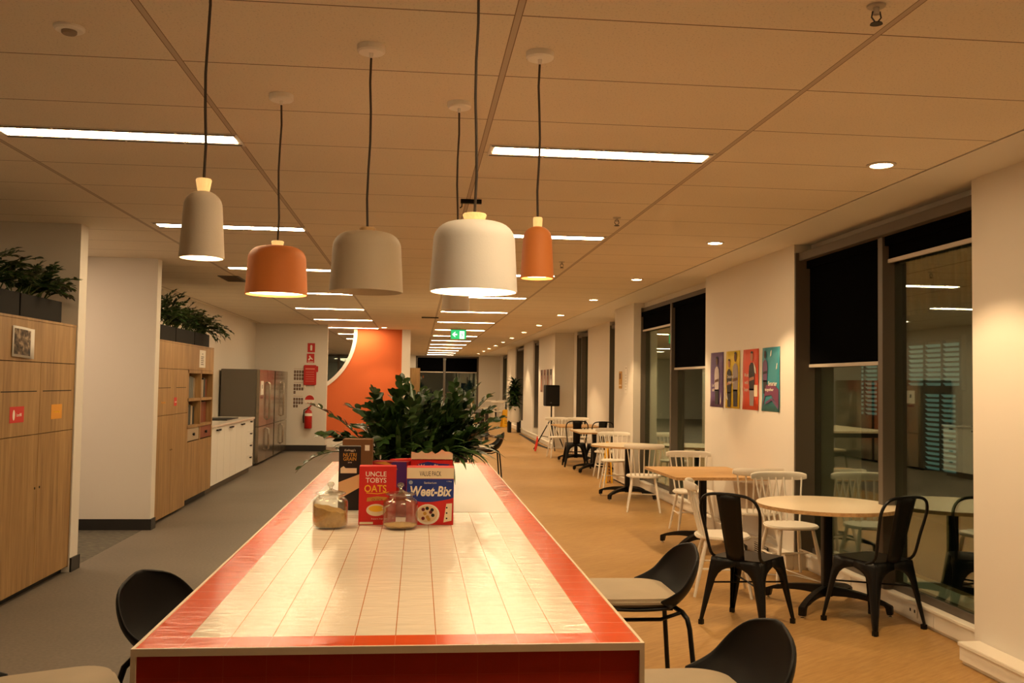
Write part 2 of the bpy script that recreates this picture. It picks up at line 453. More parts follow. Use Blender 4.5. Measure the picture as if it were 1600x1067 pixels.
# ------------------------------------------------------------------ windows
gl = bpy.data.materials.new('double_glazing'); gl.use_nodes = True
nt = gl.node_tree; nt.nodes.clear()
out = nt.nodes.new('ShaderNodeOutputMaterial'); mixs = nt.nodes.new('ShaderNodeMixShader')
tr = nt.nodes.new('ShaderNodeBsdfTransparent'); tr.inputs[0].default_value = (.72, .80, .74, 1)
gs = nt.nodes.new('ShaderNodeBsdfGlossy'); gs.inputs['Roughness'].default_value = .012; gs.inputs['Color'].default_value = (.85, .95, .88, 1)
fr = nt.nodes.new('ShaderNodeLayerWeight')
pw = nt.nodes.new('ShaderNodeMath'); pw.operation = 'POWER'; pw.inputs[1].default_value = 4
ma = nt.nodes.new('ShaderNodeMath'); ma.operation = 'MULTIPLY_ADD'; ma.inputs[1].default_value = .7; ma.inputs[2].default_value = .19
nt.links.new(fr.outputs['Facing'], pw.inputs[0]); nt.links.new(pw.outputs[0], ma.inputs[0]); nt.links.new(ma.outputs[0], mixs.inputs[0]); nt.links.new(tr.outputs[0], mixs.inputs[1]); nt.links.new(gs.outputs[0], mixs.inputs[2])
nt.links.new(mixs.outputs[0], out.inputs[0])
GLASS = gl
WN = [0]
def window(y0, y1, zb, zt, xg, mulls, reveal, blinds=(), head=.07, far_rev=True):
    """window in the right wall; xg = glass plane"""
    WN[0] += 1
    q = MB()
    q.box(reveal, xg + .06, y1 - .03, y1 - .001, zb, zt)            # far reveal lining
    q.box(reveal + .02, xg + .06, y0 + .001, y0 + .03, zb, zt)
    q.box(reveal + .03, xg + .06, y0, y1, zt - head, zt)
    q.box(xg - .02, xg + .06, y0, y1, zb, zb + .05)
    for a in mulls: q.box(xg - .09, xg + .06, a - .035, a + .035, zb, zt - head)
    fr_ = struct(q.build('window_%d' % WN[0], ALU, bevel=.003))
    q = MB()
    ed = [y0 + .03] + [v for a in mulls for v in (a - .035, a + .035)] + [y1 - .03]
    for a, b in zip(ed[::2], ed[1::2]): q.box(xg, xg + .008, a, b, zb + .05, zt - head)
    g_ = q.build('pane', GLASS, fr_)
    return fr_
def blind(y0, y1, zb, zt, x, label):
    o = thing('roller_blind', label, 'blind', (x, y0, zt))
    w_ = y1 - y0
    MB().box(0, .004, 0, w_, zb - zt, -.03).build('cloth', BLIND, o)
    MB().box(-.03, .03, 0, w_, -.065, 0).build('head_rail', BLIND, o)
    MB().box(-.01, .014, 0, w_, zb - zt - .028, zb - zt).build('bottom_rail', RAIL, o, bevel=.003)
window(5.15, 7.75, .14, 2.7, 3.37, [6.4], 3.2)
blind(6.44, 7.715, 1.745, 2.63, 3.325, 'black roller blind pulled halfway down, left pane of the window nearest the camera')
blind(5.19, 6.36, 2.47, 2.63, 3.325, 'black roller blind rolled nearly up, right pane of the window nearest the camera')
window(10.25, 13.75, .14, 2.7, 3.37, [12.0], 3.3)
blind(10.29, 11.96, 1.78, 2.63, 3.325, 'black roller blind pulled down halfway beside the four colour posters')
blind(12.04, 13.7, 2.37, 2.63, 3.325, 'short black roller blind, left pane of the second window along')
window(16.7, 18.0, .3, 2.7, 3.78, [], 3.7); window(20.35, 21.8, .3, 2.7, 3.78, [21.1], 3.7)
window(25.2, 26.6, .3, 2.7, 3.55, [], 3.3); window(29.1, 31.6, .3, 2.7, 3.55, [30.4], 3.3); window(39.6, 41.6, .8, 2.7, 3.82, [], 3.74)
blind(25.25, 26.5, 2.2, 2.63, 3.5, 'black roller blind on the narrow window beside the far group of posters')
for nm, x0, x1, ms in (('window_8', -4.35, -2.9, [-3.6]), ('window_9', -.13, 2.75, [1.18])):
    q = MB(); q.box(x0, x0 + .08, 43, 43.14, .3, 2.74); q.box(x1 - .08, x1, 43, 43.14, .3, 2.74); q.box(x0, x1, 43, 43.14, .3, .36); q.box(x0, x1, 43, 43.14, 2.66, 2.74)
    for a in ms: q.box(a - .05, a + .05, 42.94, 43.14, .3, 2.7)
    fr_ = struct(q.build(nm, ALU)); MB().box(x0, x1, 43.08, 43.09, .35, 2.7).build('pane', GLASS, fr_)
def endblind(x0, x1, zb, label):
    o = thing('roller_blind', label, 'blind', (x0, 42.97, 2.66))
    MB().box(0, x1 - x0, 0, .01, zb - 2.66, 0).build('cloth', BLIND, o)
    MB().box(0, x1 - x0, -.01, .02, zb - 2.70, zb - 2.66).build('bottom_rail', RAIL, o)
endblind(-.04, 1.12, 2.03, 'left black roller blind on the window at the far end of the room')
endblind(1.24, 2.66, 2.03, 'right black roller blind on the window at the far end of the room')

# ------------------------------------------------------------------ building across the street
FAC = mat('street_facade', rgb(70, 66, 54), .85, bump=.1, bscale=30, var=.3)
fw = tag(MB().box(8.0, 8.4, -4, 60, -6, 9).build('opposite_building', FAC), 'dark facade across the street seen through the windows', 'building')
LOUV = mat('lit_louvre_blind', rgb(120, 150, 130), .6, emit=(.30, .52, .42, 1), es=.11)
LFR = mat('outer_window_frame', rgb(40, 42, 38), .6)
def louvwin(y0, y1, z0, z1, cols):
    q = MB(); q.box(7.93, 8.0, y0 - .06, y0, z0 - .06, z1 + .06); q.box(7.93, 8.0, y1, y1 + .06, z0 - .06, z1 + .06)
    q.box(7.93, 8.0, y0, y1, z0 - .06, z0); q.box(7.93, 8.0, y0, y1, z1, z1 + .06)
    dw = (y1 - y0) / cols
    for k in range(1, cols): q.box(7.95, 8.0, y0 + k * dw - .03, y0 + k * dw + .03, z0, z1)
    f_o = q.build('louvred_window', LFR, fw)
    q = MB(); z = z0 + .03
    while z < z1:
        M_ = Matrix.Translation((7.975, 0, z)) @ Matrix.Rotation(.7, 4, 'Y')
        q.box(-.03, .03, y0 + .02, y1 - .02, -.004, .004, M_); z += .075
    q.build('louvre_slats', LOUV, f_o)
louvwin(15.6, 17.1, 1.08, 1.95, 3); louvwin(13.1, 14.6, 1.6, 2.3, 3); louvwin(13.2, 14.1, .3, 1.5, 2); louvwin(20, 21.6, 1.1, 2.1, 3); louvwin(24, 25.6, 1.1, 2.1, 3)
q = MB()
for k in range(14): q.box(7.9, 7.95, 12.6 + k * .16, 12.66 + k * .16, 2.75, 4.3)
q.build('vertical_fins', FAC, fw)
tag(MB().box(3.9, 8.0, -4, 60, -.6, -.5).build('street_pavement', mat('dark_asphalt', rgb(36, 36, 34), .9)), 'dark ground outside the windows', 'ground')

# ================================================================== LIGHTS
DIFF = mat('strip_diffuser', rgb(240, 230, 210), .6, emit=(*STRIP, 1), es=E_STRIP)
SLOT = mat('slot_black', (.01, .009, .008, 1), .9)
FRAME = mat('light_frame', rgb(214, 204, 190), .6)
def strip_light(label, loc):
    o = thing('strip_light', label, 'light', loc, 0, 'slim ceiling strip lights')
    q = MB()
    q.box(-.6, .6, -.12, -.072, -.004, -.0005); q.box(-.6, .6, .072, .12, -.004, -.0005); q.box(-.6, -.572, -.072, .072, -.004, -.0005); q.box(.572, .6, -.072, .072, -.004, -.0005)
    q.k = 1
    for k in range(4):
        for s_ in (-1, 1): q.box(-.59 + k * .297, -.59 + k * .297 + .285, s_ * .1 - .006, s_ * .1 + .006, -.0055, -.0035)
    q.build('frame', [FRAME, SLOT], o)
    MB().box(-.572, .572, -.056, .056, -.006, -.0005).build('diffuser', DIFF, o)
    return o
s0 = None
YS = [4.89 + 2.845 * k for k in range(14)]
ordn = ['nearest', 'second', 'third', 'fourth', 'fifth', 'sixth', 'seventh', 'eighth', 'ninth', 'tenth', 'eleventh', 'twelfth', 'thirteenth', 'farthest']
for col_, xs, name in ((0, .945, 'row on the window side'), (1, -1.53, 'row left of the pendants'), (2, -4.1, 'row behind the orange wall')):
    for k, y in enumerate(YS + [YS[0] - 2.845, YS[0] - 5.69]):
        if k > 14 or (k == 14 and col_): continue
        if k > 13: lab_far = ['just behind the camera', 'at the back of the room'][k - 14]
        if col_ == 2 and y < 21.5: continue
        if col_ == 2 and k > 10: continue
        lab = 'ceiling strip light, %s in the %s' % (ordn[k] if k < 14 else lab_far, name)
        if s0 is None: s0 = strip_light(lab, (xs, y, CZ)); s0['label'] = lab
        else: dup(s0, lab, (xs, y, CZ), 0, 'slim ceiling strip lights')
# cooler strip light round the corner in the side passage
o = dup(s0, 'neutral strip light in the side passage between the two runs of oak cupboards', (-4.3, 8.85, CZ))
del o['group']
for ch in o.children:
    if ch.name.startswith('diffuser'):
        ch.data = ch.data.copy(); ch.data.materials[0] = mat('cool_diffuser', rgb(240, 236, 230), .6, emit=(1.0, .71, .48, 1), es=E_STRIP * 1.1)
# downlights
DL = mat('downlight_lens', rgb(250, 240, 220), .5, emit=(*DOWN, 1), es=22)
def downlight(label, loc):
    o = thing('downlight', label, 'light', loc, 0, 'round downlights along the window side')
    MB().lathe([(.058, -.001), (.078, -.001), (.078, -.006), (.06, -.009), (.058, -.001)], n=28).build('trim_ring', FRAME, o, smooth=True)
    MB().lathe([(0, -.006), (.058, -.006), (.058, -.002), (0, -.002)], n=28).build('lens', DL, o)
    return o
dls = [(2.505, 2.0), (2.505, 4.87), (2.505, 7.77), (2.5, 10.64), (2.5, 13.35), (2.5, 16.48), (2.5, 19.5), (2.5, 22.3), (2.5, 25.25), (2.5, 27.9), (2.5, 30.6), (2.5, 33.4), (2.5, 36.2), (2.5, 39.4)]
d0 = None
for k, (x, y) in enumerate(dls):
    lab = 'round ceiling downlight, %s along the window side' % (['out of frame, first'] + ordn)[k]
    if d0 is None: o = d0 = downlight(lab, (x, y, CZ))
    else: o = dup(d0, lab, (x, y, CZ), 0, 'round downlights along the window side')
    L_ = bpy.data.lights.new('downlight_beam', 'SPOT'); L_.energy = E_DOWN * (1 if k < 9 else .8); L_.color = DOWN; L_.spot_size = math.radians(92); L_.spot_blend = .35; L_.shadow_soft_size = .03
    lo = bpy.data.objects.new('downlight_beam', L_); COL.objects.link(lo); lo.location = (x, y, CZ - .02); lo.parent = None
    lo.parent = o; lo.location = (0, 0, -.02)
o = dup(d0, 'round recessed downlight in front of the orange wall', (-.8, 21.5, CZ), 0, 'round downlights along the window side')
for ch in o.children:
    if ch.type == 'LIGHT': ch.data = ch.data.copy(); ch.data.energy = E_DOWN * .9

# pendants
PD = mat('pendant_diffuser', rgb(250, 240, 220), .5, emit=(*WARM, 1), es=E_PEND)
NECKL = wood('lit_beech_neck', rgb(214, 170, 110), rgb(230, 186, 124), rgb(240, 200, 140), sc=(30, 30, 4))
b_ = NECKL.node_tree.nodes['Principled BSDF']; b_.inputs['Emission Color'].default_value = (1, .55, .18, 1); b_.inputs['Emission Strength'].default_value = .32  # emission and paler wood stand in for lamp light leaking through the neck
def pendant(label, x, y, zbot, R_, H_, neck, shade, lit, wide, nh):
    o = thing('pendant_lamp', label, 'lamp', (x, y, CZ))
    zb = zbot - CZ; zt = zb + H_
    MB().lathe([(0, 0), (.052, 0), (.052, -.02), (.046, -.026), (.008, -.026), (.006, -.045), (0, -.045)], n=28).build('canopy', LAMW, o, smooth=True)
    pts = [(0.004 * math.sin(t * 1.3 + x * 9) * (t > 0), 0, -.03 + (zt + nh + .03) * t / 6) for t in range(7)]
    pts[-1] = (0, 0, zt + nh - .004)
    MB().tube(pts, .0042, 8).build('cord', CORD, o, smooth=True)
    n0, n1 = neck
    MB().lathe([(0, zt + nh), (n0 * .9, zt + nh), (n0, zt + nh - .004), (n1, zt + .001), (n1 * .98, zt - .004), (0, zt - .004)], n=32).build('neck', NECKL if lit else NECK, o, smooth=True)
    rt = R_ * (.93 if wide else .86); sr = min(R_ * (.42 if wide else .75), H_ * .35)
    prof = [(n1 * .9, zt)]
    for k in range(9):
        a = math.radians(90 - 90 * k / 8)
        prof.append((rt - sr + sr * math.cos(a), zt - sr + sr * math.sin(a) ))
    prof.append((R_, zb)); inner = [(r - .004 if r > .01 else r, z - .004) for r, z in prof[:-1]] + [(R_ - .004, zb)]
    prof2 = prof + inner[::-1]
    MB().lathe(prof2, n=56).build('shade', shade, o, smooth=True, ang=60)
    if lit:
        MB().lathe([(0, zb + .014), (R_ - .007, zb + .014), (R_ - .007, zb + .010), (0, zb + .010)], n=48).build('diffuser', PD, o)
    else:
        MB().lathe([(0, zb + .03), (R_ - .01, zb + .03), (R_ - .01, zb + .026), (0, zb + .026)], n=48).build('diffuser', LAMIN, o)
    return o
k_ = 1.065; z_ = lambda z: 1.545 + (z - 1.545) * k_
pendant('narrow sand-white bell pendant lamp, lit, leftmost over the island', -.632, 2.78, z_(1.872), .064, .196, (.0225, .017), LAMN, True, False, .036)
pendant('wide matt white pendant lamp, lit, the nearest and largest over the island', .158, 2.78, z_(1.798), .131, .207, (.036, .028), LAMW, True, True, .028)
pendant('wide sand-grey pendant lamp, unlit, between the orange and the white lamps', -.195, 3.43, z_(1.848), .133, .216, (.03, .026), LAMG, False, True, .02)
pendant('wide orange pendant lamp, lit, second from the left', -.612, 4.08, z_(1.886), .131, .205, (.027, .021), LAMO, True, True, .026)
pendant('narrow orange bell pendant lamp, lit, rightmost over the island', .427, 3.41, z_(1.908), .062, .192, (.0175, .0165), LAMO, True, False, .034)
pendant('pale pendant lamp, unlit, mostly hidden behind the big white one', .156, 4.08, z_(1.838), .062, .192, (.018, .015), LAMG, False, False, .03)

# ceiling bits
def sprinkler(label, x, y):
    o = thing('sprinkler', label, 'sprinkler', (x, y, CZ), 0, 'ceiling sprinklers')
    MB().lathe([(0, 0), (.03, 0), (.028, -.006), (.01, -.008), (.01, -.03), (0, -.03)], n=20).build('escutcheon', RAIL, o, smooth=True)
    q = MB(); q.tube([(-.012, 0, -.02), (-.016, 0, -.04), (0, 0, -.06)], .0025, 6); q.tube([(.012, 0, -.02), (.016, 0, -.04), (0, 0, -.06)], .0025, 6)
    q.lathe([(0, -.058), (.018, -.058), (.02, -.062), (0, -.062)], n=16); q.build('deflector', DARKWOOD, o, smooth=True)
    return o
sp = sprinkler('small sprinkler head at the top edge of the ceiling, nearest of all', 1.44, 2.83)
dup(sp, 'small sprinkler head above the second strip light', (1.43, 6.74, CZ), 0, 'ceiling sprinklers')
dup(sp, 'small sprinkler head beyond the orange narrow pendant', (1.415, 9.3, CZ), 0, 'ceiling sprinklers')
o = thing('smoke_detector', 'round white smoke detector on the ceiling at top left', 'detector', (-1.247, 3.39, CZ))
MB().lathe([(0, 0), (.052, 0), (.052, -.008), (.045, -.014), (0, -.014)], n=32).build('base', LAMW, o, smooth=True)
MB().lathe([(.026, -.014), (.026, -.022), (.022, -.026), (0, -.026)], n=24).build('sensor', mat('sensor_grey', rgb(150, 135, 118), .6), o, smooth=True)
o = thing('ceiling_vent', 'dark square air vent in the ceiling above the kitchen side', 'vent', (-2.28, 11.7, CZ))
MB().box(-.12, .12, -.3, .3, -.01, 0).build('frame', ALU, o)
q = MB()
for k in range(7): q.box(-.1, .1, -.27 + k * .083, -.25 + k * .083, -.016, -.01)
q.build('louvre', mat('vent_slats', rgb(110, 96, 80), .7), o)
o = tag(MB().box(-.07, .07, -.014, .014, -.028, 0).tube([(-.06, 0, -.02), (-.062, 0, -.05), (-.075, 0, -.06)], .004, 6).build('ceiling_bracket', BLACKP, loc=(.33, 6.25, CZ)), 'small black bracket fixed to the ceiling behind the white pendant', 'bracket')
o = tag(MB().box(-.16, .16, -.03, .03, -.02, 0).build('ceiling_bracket', BLACKP, loc=(.2, 17.8, CZ)), 'tiny dark fitting on the ceiling left of the far strip lights', 'bracket')
# exit sign
o = thing('exit_sign', 'green running-man exit sign hanging from the ceiling', 'sign', (.875, 21, CZ))
EG = mat('exit_green', rgb(20, 110, 60), .5, emit=(.01, .22, .06, 1), es=1.0)
EWH = mat('exit_white', rgb(230, 240, 230), .5, emit=(.5, .75, .55, 1), es=1.0)
MB().box(-.18, .18, -.02, .02, -.27, -.03).build('housing', mat('exit_frame', rgb(150, 150, 110), .5), o, bevel=.004)
MB().box(-.02, .02, -.01, .01, -.03, 0).build('mount', LAMW, o)
decal('panel', rect(-.168, .168, -.258, -.05), EG, o, -.0205, .001)
decal('arrow', [(-.14, -.155), (-.085, -.1), (-.06, -.1), (-.095, -.14), (-.03, -.14), (-.03, -.17), (-.095, -.17), (-.06, -.21), (-.085, -.21)], EWH, o, -.022, .001)
decal('figure_panel', rect(.025, .13, -.25, -.08), EWH, o, -.022, .001)
q = MB()
q.tube([(.075, -.024, -.13), (.085, -.024, -.175)], .010, 6); q.tube([(.085, -.024, -.175), (.06, -.024, -.2), (.05, -.024, -.235)], .007, 6)
q.tube([(.085, -.024, -.175), (.105, -.024, -.2), (.12, -.024, -.21)], .007, 6); q.tube([(.045, -.024, -.15), (.075, -.024, -.14), (.11, -.024, -.145)], .005, 6)
q.tube([(.066, -.024, -.1), (.07, -.024, -.115)], .011, 8); q.build('running_figure', EG, o)

# ================================================================== ISLAND BENCH
TW = tilemat('cream_glazed_tile', rgb(238, 230, 214), rgb(180, 110, 50), .1022, .1035, .0012, .0006, (0, .105), rough=.10, wob=.16, grout_y=rgb(206, 176, 132))
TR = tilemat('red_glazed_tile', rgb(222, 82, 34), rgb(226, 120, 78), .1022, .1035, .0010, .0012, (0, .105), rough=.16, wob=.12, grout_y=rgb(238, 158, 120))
TRF = tilemat('red_glazed_tile_shaded', rgb(176, 52, 30), rgb(186, 70, 44), .1022, .1035, .0008, .0005, (0, 0), rough=.16, wob=.10, axes=(0, 2))  # same tile as the border, its red darkened to paint in the shade
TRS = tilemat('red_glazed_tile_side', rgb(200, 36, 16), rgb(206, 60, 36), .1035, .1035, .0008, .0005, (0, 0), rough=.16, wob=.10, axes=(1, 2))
isl = thing('island_bench', 'long kitchen island bench tiled cream with a wide red tile border', 'island bench', (-.045, 2.333, 0))
W2, LN = .622, 5.27
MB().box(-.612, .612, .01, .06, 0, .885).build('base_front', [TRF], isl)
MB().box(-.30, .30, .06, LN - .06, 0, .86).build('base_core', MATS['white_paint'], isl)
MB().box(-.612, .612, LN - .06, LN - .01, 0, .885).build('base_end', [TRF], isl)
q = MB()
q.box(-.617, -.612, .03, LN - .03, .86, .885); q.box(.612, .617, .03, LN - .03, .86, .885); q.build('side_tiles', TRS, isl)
q = MB()
q.box(-W2 + .008, W2 - .008, .008, .105, .885, .8995); q.box(-W2 + .008, -.511, .105, LN - .105, .885, .8995); q.box(.511, W2 - .008, .105, LN - .105, .885, .8995)
q.box(-W2 + .008, W2 - .008, LN - .105, LN - .008, .885, .8995); q.build('border_tiles', TR, isl)
MB().box(-.511, .511, .105, 2.372, .865, .8995).build('cream_tiles', TW, isl)
MB().box(-.511, .511, 2.372, LN - .105, .885, .9005).build('smooth_panel', mat('panel_laminate', rgb(192, 186, 170), .3, bump=.04, bscale=6), isl)
q = MB()
for a in ((-W2, W2, 0, .008), (-W2, W2, LN - .008, LN), (-W2, -W2 + .008, .008, LN - .008), (W2 - .008, W2, .008, LN - .008)): q.box(*a, .883, .901)
for a in ((-W2, -.610), (.610, W2)): q.box(a[0], a[1], 0, .012, 0, .883)
q.build('edge_trim', mat('trim_cream', rgb(226, 206, 178), .4), isl)

# ================================================================== BREAKFAST THINGS
RB = mat('carton_red', rgb(206, 28, 26), .45); RBD = mat('carton_deep_red', rgb(140, 12, 22), .45)
BLU = mat('carton_blue', rgb(20, 50, 140), .4); CRM = mat('carton_cream', rgb(240, 225, 195), .5)
YL = mat('carton_yellow', rgb(240, 190, 40), .5); BLK = mat('carton_black', rgb(16, 14, 14), .45); GLD = mat('carton_gold', rgb(200, 150, 60), .5)
OAT = mat('oats', rgb(206, 168, 100), .9, bump=.6, bscale=120, var=.2, vscale=60)
BERRY = mat('berry', rgb(110, 20, 34), .5); PORC = mat('print_white', rgb(238, 230, 216), .5)
ZT = .9
def carton(label, loc, w_, h_, d_, m_, rz=0):
    o = thing('cereal_box', label, 'cereal box', loc, rz)
    MB().box(-w_ / 2, w_ / 2, -d_ / 2, d_ / 2, 0, h_).build('carton', m_, o, bevel=.0015)
    return o
# red oats box
w_, h_, d_ = .166, .262, .085
o = carton('red box of quick oats standing between the two glass jars', (-.174, 4.285 + d_ / 2, ZT), w_, h_, d_, RB, .03)
y = -d_ / 2 - .0004
text('brand_lettering', 'UNCLE', PORC, o, -.008, h_ - .034, y, width=.092, height=.022, bold=.001)
text('brand_lettering', 'TOBYS', PORC, o, -.008, h_ - .062, y, width=.092, height=.022, bold=.001)
text('oats_lettering', 'OATS', YL, o, -.010, h_ - .099, y, width=.098, height=.032, bold=.001)
text('quick_lettering', 'QUICK', RBD, o, 0, h_ - .150, y - .0008, width=.052, height=.012)
decal('swoosh', [(-.05, .142), (0, .138), (.052, .146), (.05, .149), (0, .141), (-.05, .145)], YL, o, y)
decal('banner', [(-.048, .105), (.042, .112), (.044, .124), (.0, .128), (-.046, .122)], GLD, o, y)
decal('bowl', ell(-.005, .067, .044, .027), CRM, o, y); decal('porridge', ell(-.005, .073, .034, .014), YL, o, y - .0006)
decal('spoon', [(.02, .075), (.055, .092), (.057, .089), (.024, .070)], PORC, o, y - .0012)
decal('strip', rect(-.078, -.018, .004, .014), CRM, o, y)
text('small_print', 'heart health', PORC, o, .01, .028, y, width=.07, height=.006)
# value pack wheat biscuits
w_, h_, d_ = .213, .258, .11
o = carton('large red and blue value pack of wheat biscuits at the front', (.064, 4.285 + d_ / 2, ZT), w_, h_, d_, RB, -.015)
y = -d_ / 2 - .0004
decal('cream_band', rect(-w_ / 2 + .0005, w_ / 2 - .0005, .209, .257), CRM, o, y)
text('value_lettering', 'VALUE PACK', INK, o, 0, .231, y - .0008, width=.098, height=.022)
arc = [(-w_ / 2 + .0005, .207), (-w_ / 2 + .0005, .121)] + [(-w_ / 2 + w_ * k / 12, .121 - .018 * math.sin(PI * (k / 12) ** .8)) for k in range(1, 12)] + [(w_ / 2 - .0005, .124), (w_ / 2 - .0005, .207)]
decal('blue_panel', arc, BLU, o, y)
text('brand_lettering', 'Weet-Bix', PORC, o, .004, .152, y - .0008, width=.188, height=.046, shear=.18, bold=.003)
text('small_print', 'Sanitarium', PORC, o, 0, .190, y - .0008, width=.056, height=.009)
text('weight_mark', '1.2kg', PORC, o, .086, .196, y - .0008, width=.022, height=.006)
decal('round_seal', ell(-.088, .191, .009, .009), mat('print_grey_blue', rgb(150, 160, 190), .5), o, y - .0006)
decal('bowl', ell(-.01, .048, .054, .046), PORC, o, y); decal('bowl_inner', ell(-.01, .05, .046, .038), mat('print_cream2', rgb(226, 200, 160), .5), o, y - .0006)
for k, (a, b_) in enumerate([(-.03, .07), (-.012, .075), (-.022, .052), (.004, .058), (.014, .044), (-.01, .036), (-.03, .03), (.01, .068), (-.004, .026)]):
    decal('berry_print', ell(a, b_, .008, .008, 12), [BERRY, BLK, GLD][k % 3], o, y - .0012)
decal('info_panel', [(.062, .012), (.098, .02), (.1, .098), (.074, .096)], CRM, o, y)
for k in range(3): decal('info_mark', ell(.076, .03 + .024 * k, .004, .004, 10), INK, o, y - .0006)
# taller wheat biscuit pack behind, torn open
w_, h_, d_ = .20, .302, .10
o = carton('open red pack of wheat biscuits with torn flaps, behind the value pack', (.073, 4.56 + d_ / 2, ZT), w_, .275, d_, RB, .0)
y = -d_ / 2 - .0004
fl = [(-w_ / 2, .27)]
for k in range(13): fl.append((-w_ / 2 + w_ * k / 12, .298 + .007 * math.sin(k * 2.3) + (.012 if k in (2, 3) else 0)))
fl.append((w_ / 2, .27))
MB().prism(fl, -d_ / 2, -d_ / 2 + .002).build('torn_flap', CRM, o)
MB().prism([(-x_, z) for x_, z in fl], d_ / 2 - .002, d_ / 2).build('torn_flap', CRM, o)
decal('blue_swoosh', [(-.075, .222), (-.09, .236), (-.06, .252), (-.02, .262), (.03, .253), (.088, .25), (.07, .236), (.03, .226), (-.03, .218)], BLU, o, y)
text('brand_lettering', 'Weet-Bix', PORC, o, -.01, .238, y - .0008, width=.11, height=.024, shear=.12, bold=.002)
decal('price_sticker', rect(-.114, -.065, .222, .242), PORC, o, y - .002)
# box lying behind
o = carton('red and purple cereal box standing just behind the oats box', (-.12, 4.58, ZT), .17, .262, .07, RBD, -.25)
decal('purple_panel', [(-.08, .2), (.02, .262), (.083, .262), (.083, .12)], mat('carton_purple', rgb(66, 40, 120), .5), o, -.0354)
decal('gold_swoosh', [(-.08, .255), (-.02, .262), (.03, .24), (.04, .225), (-.01, .245)], GLD, o, -.0364)
o = carton('red cereal box with a purple end standing behind the two front packs', (-.048, 4.72, ZT), .16, .262, .06, RB, .5)
decal('purple_panel', rect(.02, .079, .12, .262), MATS['carton_purple'], o, -.0304)
# black tall box
w_, h_, d_ = .108, .318, .075
o = carton('tall black cereal box with gold lettering beside the jar of oats', (-.335, 4.80, ZT), w_, h_, d_, BLK, .06)
y = -d_ / 2 - .0004
text('script_lettering', "Kellogg's", PORC, o, 0, .298, y, width=.055, height=.014, shear=.2)
text('brand_lettering', 'NUTRI', GLD, o, 0, .276, y, width=.066, height=.018, bold=.002, shear=.05)
text('brand_lettering', 'GRAIN', GLD, o, 0, .256, y, width=.064, height=.018, bold=.002, shear=.05)
text('small_print', '290', PORC, o, 0, .238, y, width=.02, height=.005)
decal('claim_panel', [(-.045, .185), (.035, .185), (.035, .21), (-.02, .21), (-.03, .22), (-.045, .21)], CRM, o, y)
decal('cream_picture', [(-.0535, .055), (.0535, .115), (.0535, .182), (-.0535, .14)], mat('print_oat', rgb(226, 190, 140), .5), o, y)
# brown carton behind it
o = thing('cardboard_box', 'brown cardboard carton half hidden behind the black cereal box', 'box', (-.30, 5.2, ZT))
MB().box(-.1, .06, -.06, .06, 0, .33).build('carton', CARD, o, bevel=.003)
decal('white_label', rect(.02, .045, .27, .3), PORC, o, -.0605)

JG = bpy.data.materials.new('jar_glass'); JG.use_nodes = True
nt = JG.node_tree; nt.nodes.clear()
out = nt.nodes.new('ShaderNodeOutputMaterial'); mx = nt.nodes.new('ShaderNodeMixShader'); tr = nt.nodes.new('ShaderNodeBsdfTransparent'); tr.inputs[0].default_value = (.97, .975, .96, 1)
gs = nt.nodes.new('ShaderNodeBsdfGlossy'); gs.inputs['Roughness'].default_value = .03; lw = nt.nodes.new('ShaderNodeLayerWeight'); lw.inputs[0].default_value = .5
mp = nt.nodes.new('ShaderNodeMath'); mp.operation = 'POWER'; mp.inputs[1].default_value = 2.6; nt.links.new(lw.outputs['Facing'], mp.inputs[0])
ml = nt.nodes.new('ShaderNodeMath'); ml.operation = 'MULTIPLY_ADD'; ml.inputs[1].default_value = .6; ml.inputs[2].default_value = .07
nt.links.new(mp.outputs[0], ml.inputs[0]); nt.links.new(ml.outputs[0], mx.inputs[0]); nt.links.new(tr.outputs[0], mx.inputs[1]); nt.links.new(gs.outputs[0], mx.inputs[2]); nt.links.new(mx.outputs[0], out.inputs[0])
JL = JG.copy(); JL.name = 'jar_lid_glass'
for nd in JL.node_tree.nodes:
    if nd.type == 'MATH' and nd.operation == 'MULTIPLY_ADD': nd.inputs[2].default_value = .2
    if nd.type == 'BSDF_TRANSPARENT': nd.inputs[0].default_value = (.86, .86, .82, 1)
    if nd.type == 'BSDF_GLOSSY': nd.inputs['Roughness'].default_value = .12
